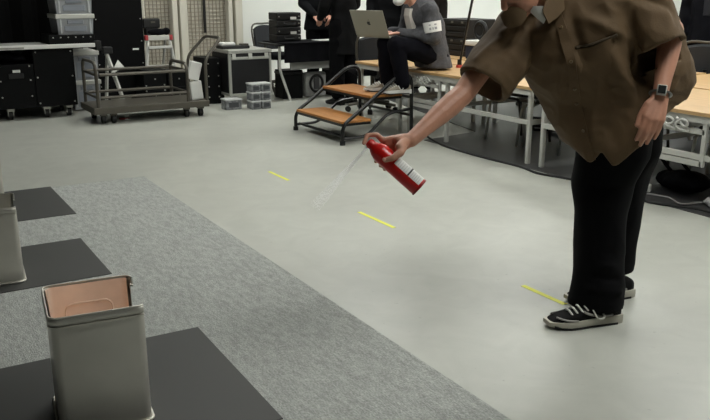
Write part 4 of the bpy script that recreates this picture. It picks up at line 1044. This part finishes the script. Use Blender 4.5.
# ------------------------------------------------------------------ the red spray extinguisher
ext = T('spray_extinguisher', 'red aerosol fire extinguisher can held in the outstretched hand', 'extinguisher', tuple(cbot))
OFF[ext.name] = V()
ext.rotation_euler = V((0, 0, 1)).rotation_difference(ca).to_euler()
red = M('red_enamel', (196, 22, 18), .28, var=.03)
Lc = (ctop - cbot).length
b = B(); lathe(b, [(.028, 0), (.0325, .002), (CR, .006), (CR, Lc - .035), (CR - .001, Lc - .03), (CR - .006, Lc - .016), (.022, Lc - .006), (.018, Lc)]); can = O('body', b, red, ext, auto=.7)
b = B(); lathe(b, [(.0345, .001), (.0352, .003), (.0352, .006), (.0340, .008)], seg=28); O('base_ring', b, M('red_dark', (140, 14, 12), .35), ext, auto=.7)
b = B(); lathe(b, [(.017, Lc), (.0175, Lc + .012), (.014, Lc + .022), (.009, Lc + .024)], seg=20); noz = O('nozzle', b, red, ext, auto=.7)
# printed label: a wrap on the side that faces up
qi = ext.rotation_euler.to_quaternion().inverted()
e1l = qi @ e1; e2l = qi @ e2
a_mid = math.atan2(e1l.y, e1l.x); a_far = math.atan2(e2l.y, e2l.x); sgn = 1 if math.sin(a_far - a_mid) > 0 else -1
def wrap(name, ph0, ph1, z0, z1, r_, mat, parent, n=12):
    b = B(); A = []
    for i in range(n + 1):
        a = a_mid + sgn * R(ph0 + (ph1 - ph0) * i / n)
        A.append([b.verts.new((rr * math.cos(a), rr * math.sin(a), z)) for rr, z in ((r_, z0), (r_, z1), (r_ - .0012, z1), (r_ - .0012, z0))])
    for p, q in zip(A, A[1:]):
        for k in range(4): b.faces.new((p[k], p[(k + 1) % 4], q[(k + 1) % 4], q[k]))
    b.faces.new(A[0]); b.faces.new(A[-1][::-1])
    return O(name, b, mat, parent)
lab = wrap('label', -88, 20, .012, .125, CR + .0006, white_paper, ext)
ink = M('label_ink', (60, 58, 58), .6); pale_ink = M('label_pale_ink', (196, 194, 192), .6)
wrap('label_bar', -88, 0, .060, .066, CR + .0010, ink, lab)
for k in range(5): wrap('label_line', -82, -40 + 8 * (k % 2), .020 + .008 * k, .0225 + .008 * k, CR + .0009, pale_ink, lab, 6)
for k in range(5): wrap('label_line', -82, -30 - 8 * (k % 2), .074 + .009 * k, .0765 + .009 * k, CR + .0009, pale_ink, lab, 6)
ext.location = cbot

# spray: fine droplets fanning out of the nozzle
b = B(); nz = ctop + ca * .012 - e1 * .017; sd = (V((1.256, 2.295, .624)) - nz).normalized(); _, sx_, sy_ = frame_of(sd)
random.seed(3)
for i in range(15000):
    s = (.30 * random.random() ** 1.5); rr = (.003 + s * .06) * math.sqrt(random.random()); a = random.random() * 6.283
    p = nz + sd * s + (sx_ * math.cos(a) + sy_ * math.sin(a)) * rr; q = .0003 + .0003 * random.random()
    vsx = [b.verts.new(p + V((o[0] * q, o[1] * q, o[2] * q * .35))) for o in ((1, 1, 1), (-1, -1, 1), (-1, 1, -1), (1, -1, -1))]
    for tri in ((0, 1, 2), (0, 3, 1), (0, 2, 3), (1, 3, 2)): b.faces.new([vsx[k] for k in tri])
o = O('spray_mist', b, M('mist_droplets', (255, 255, 255), .4)); o['kind'] = 'stuff'
tag(o, 'fine white spray jet coming out of the red can', 'spray')
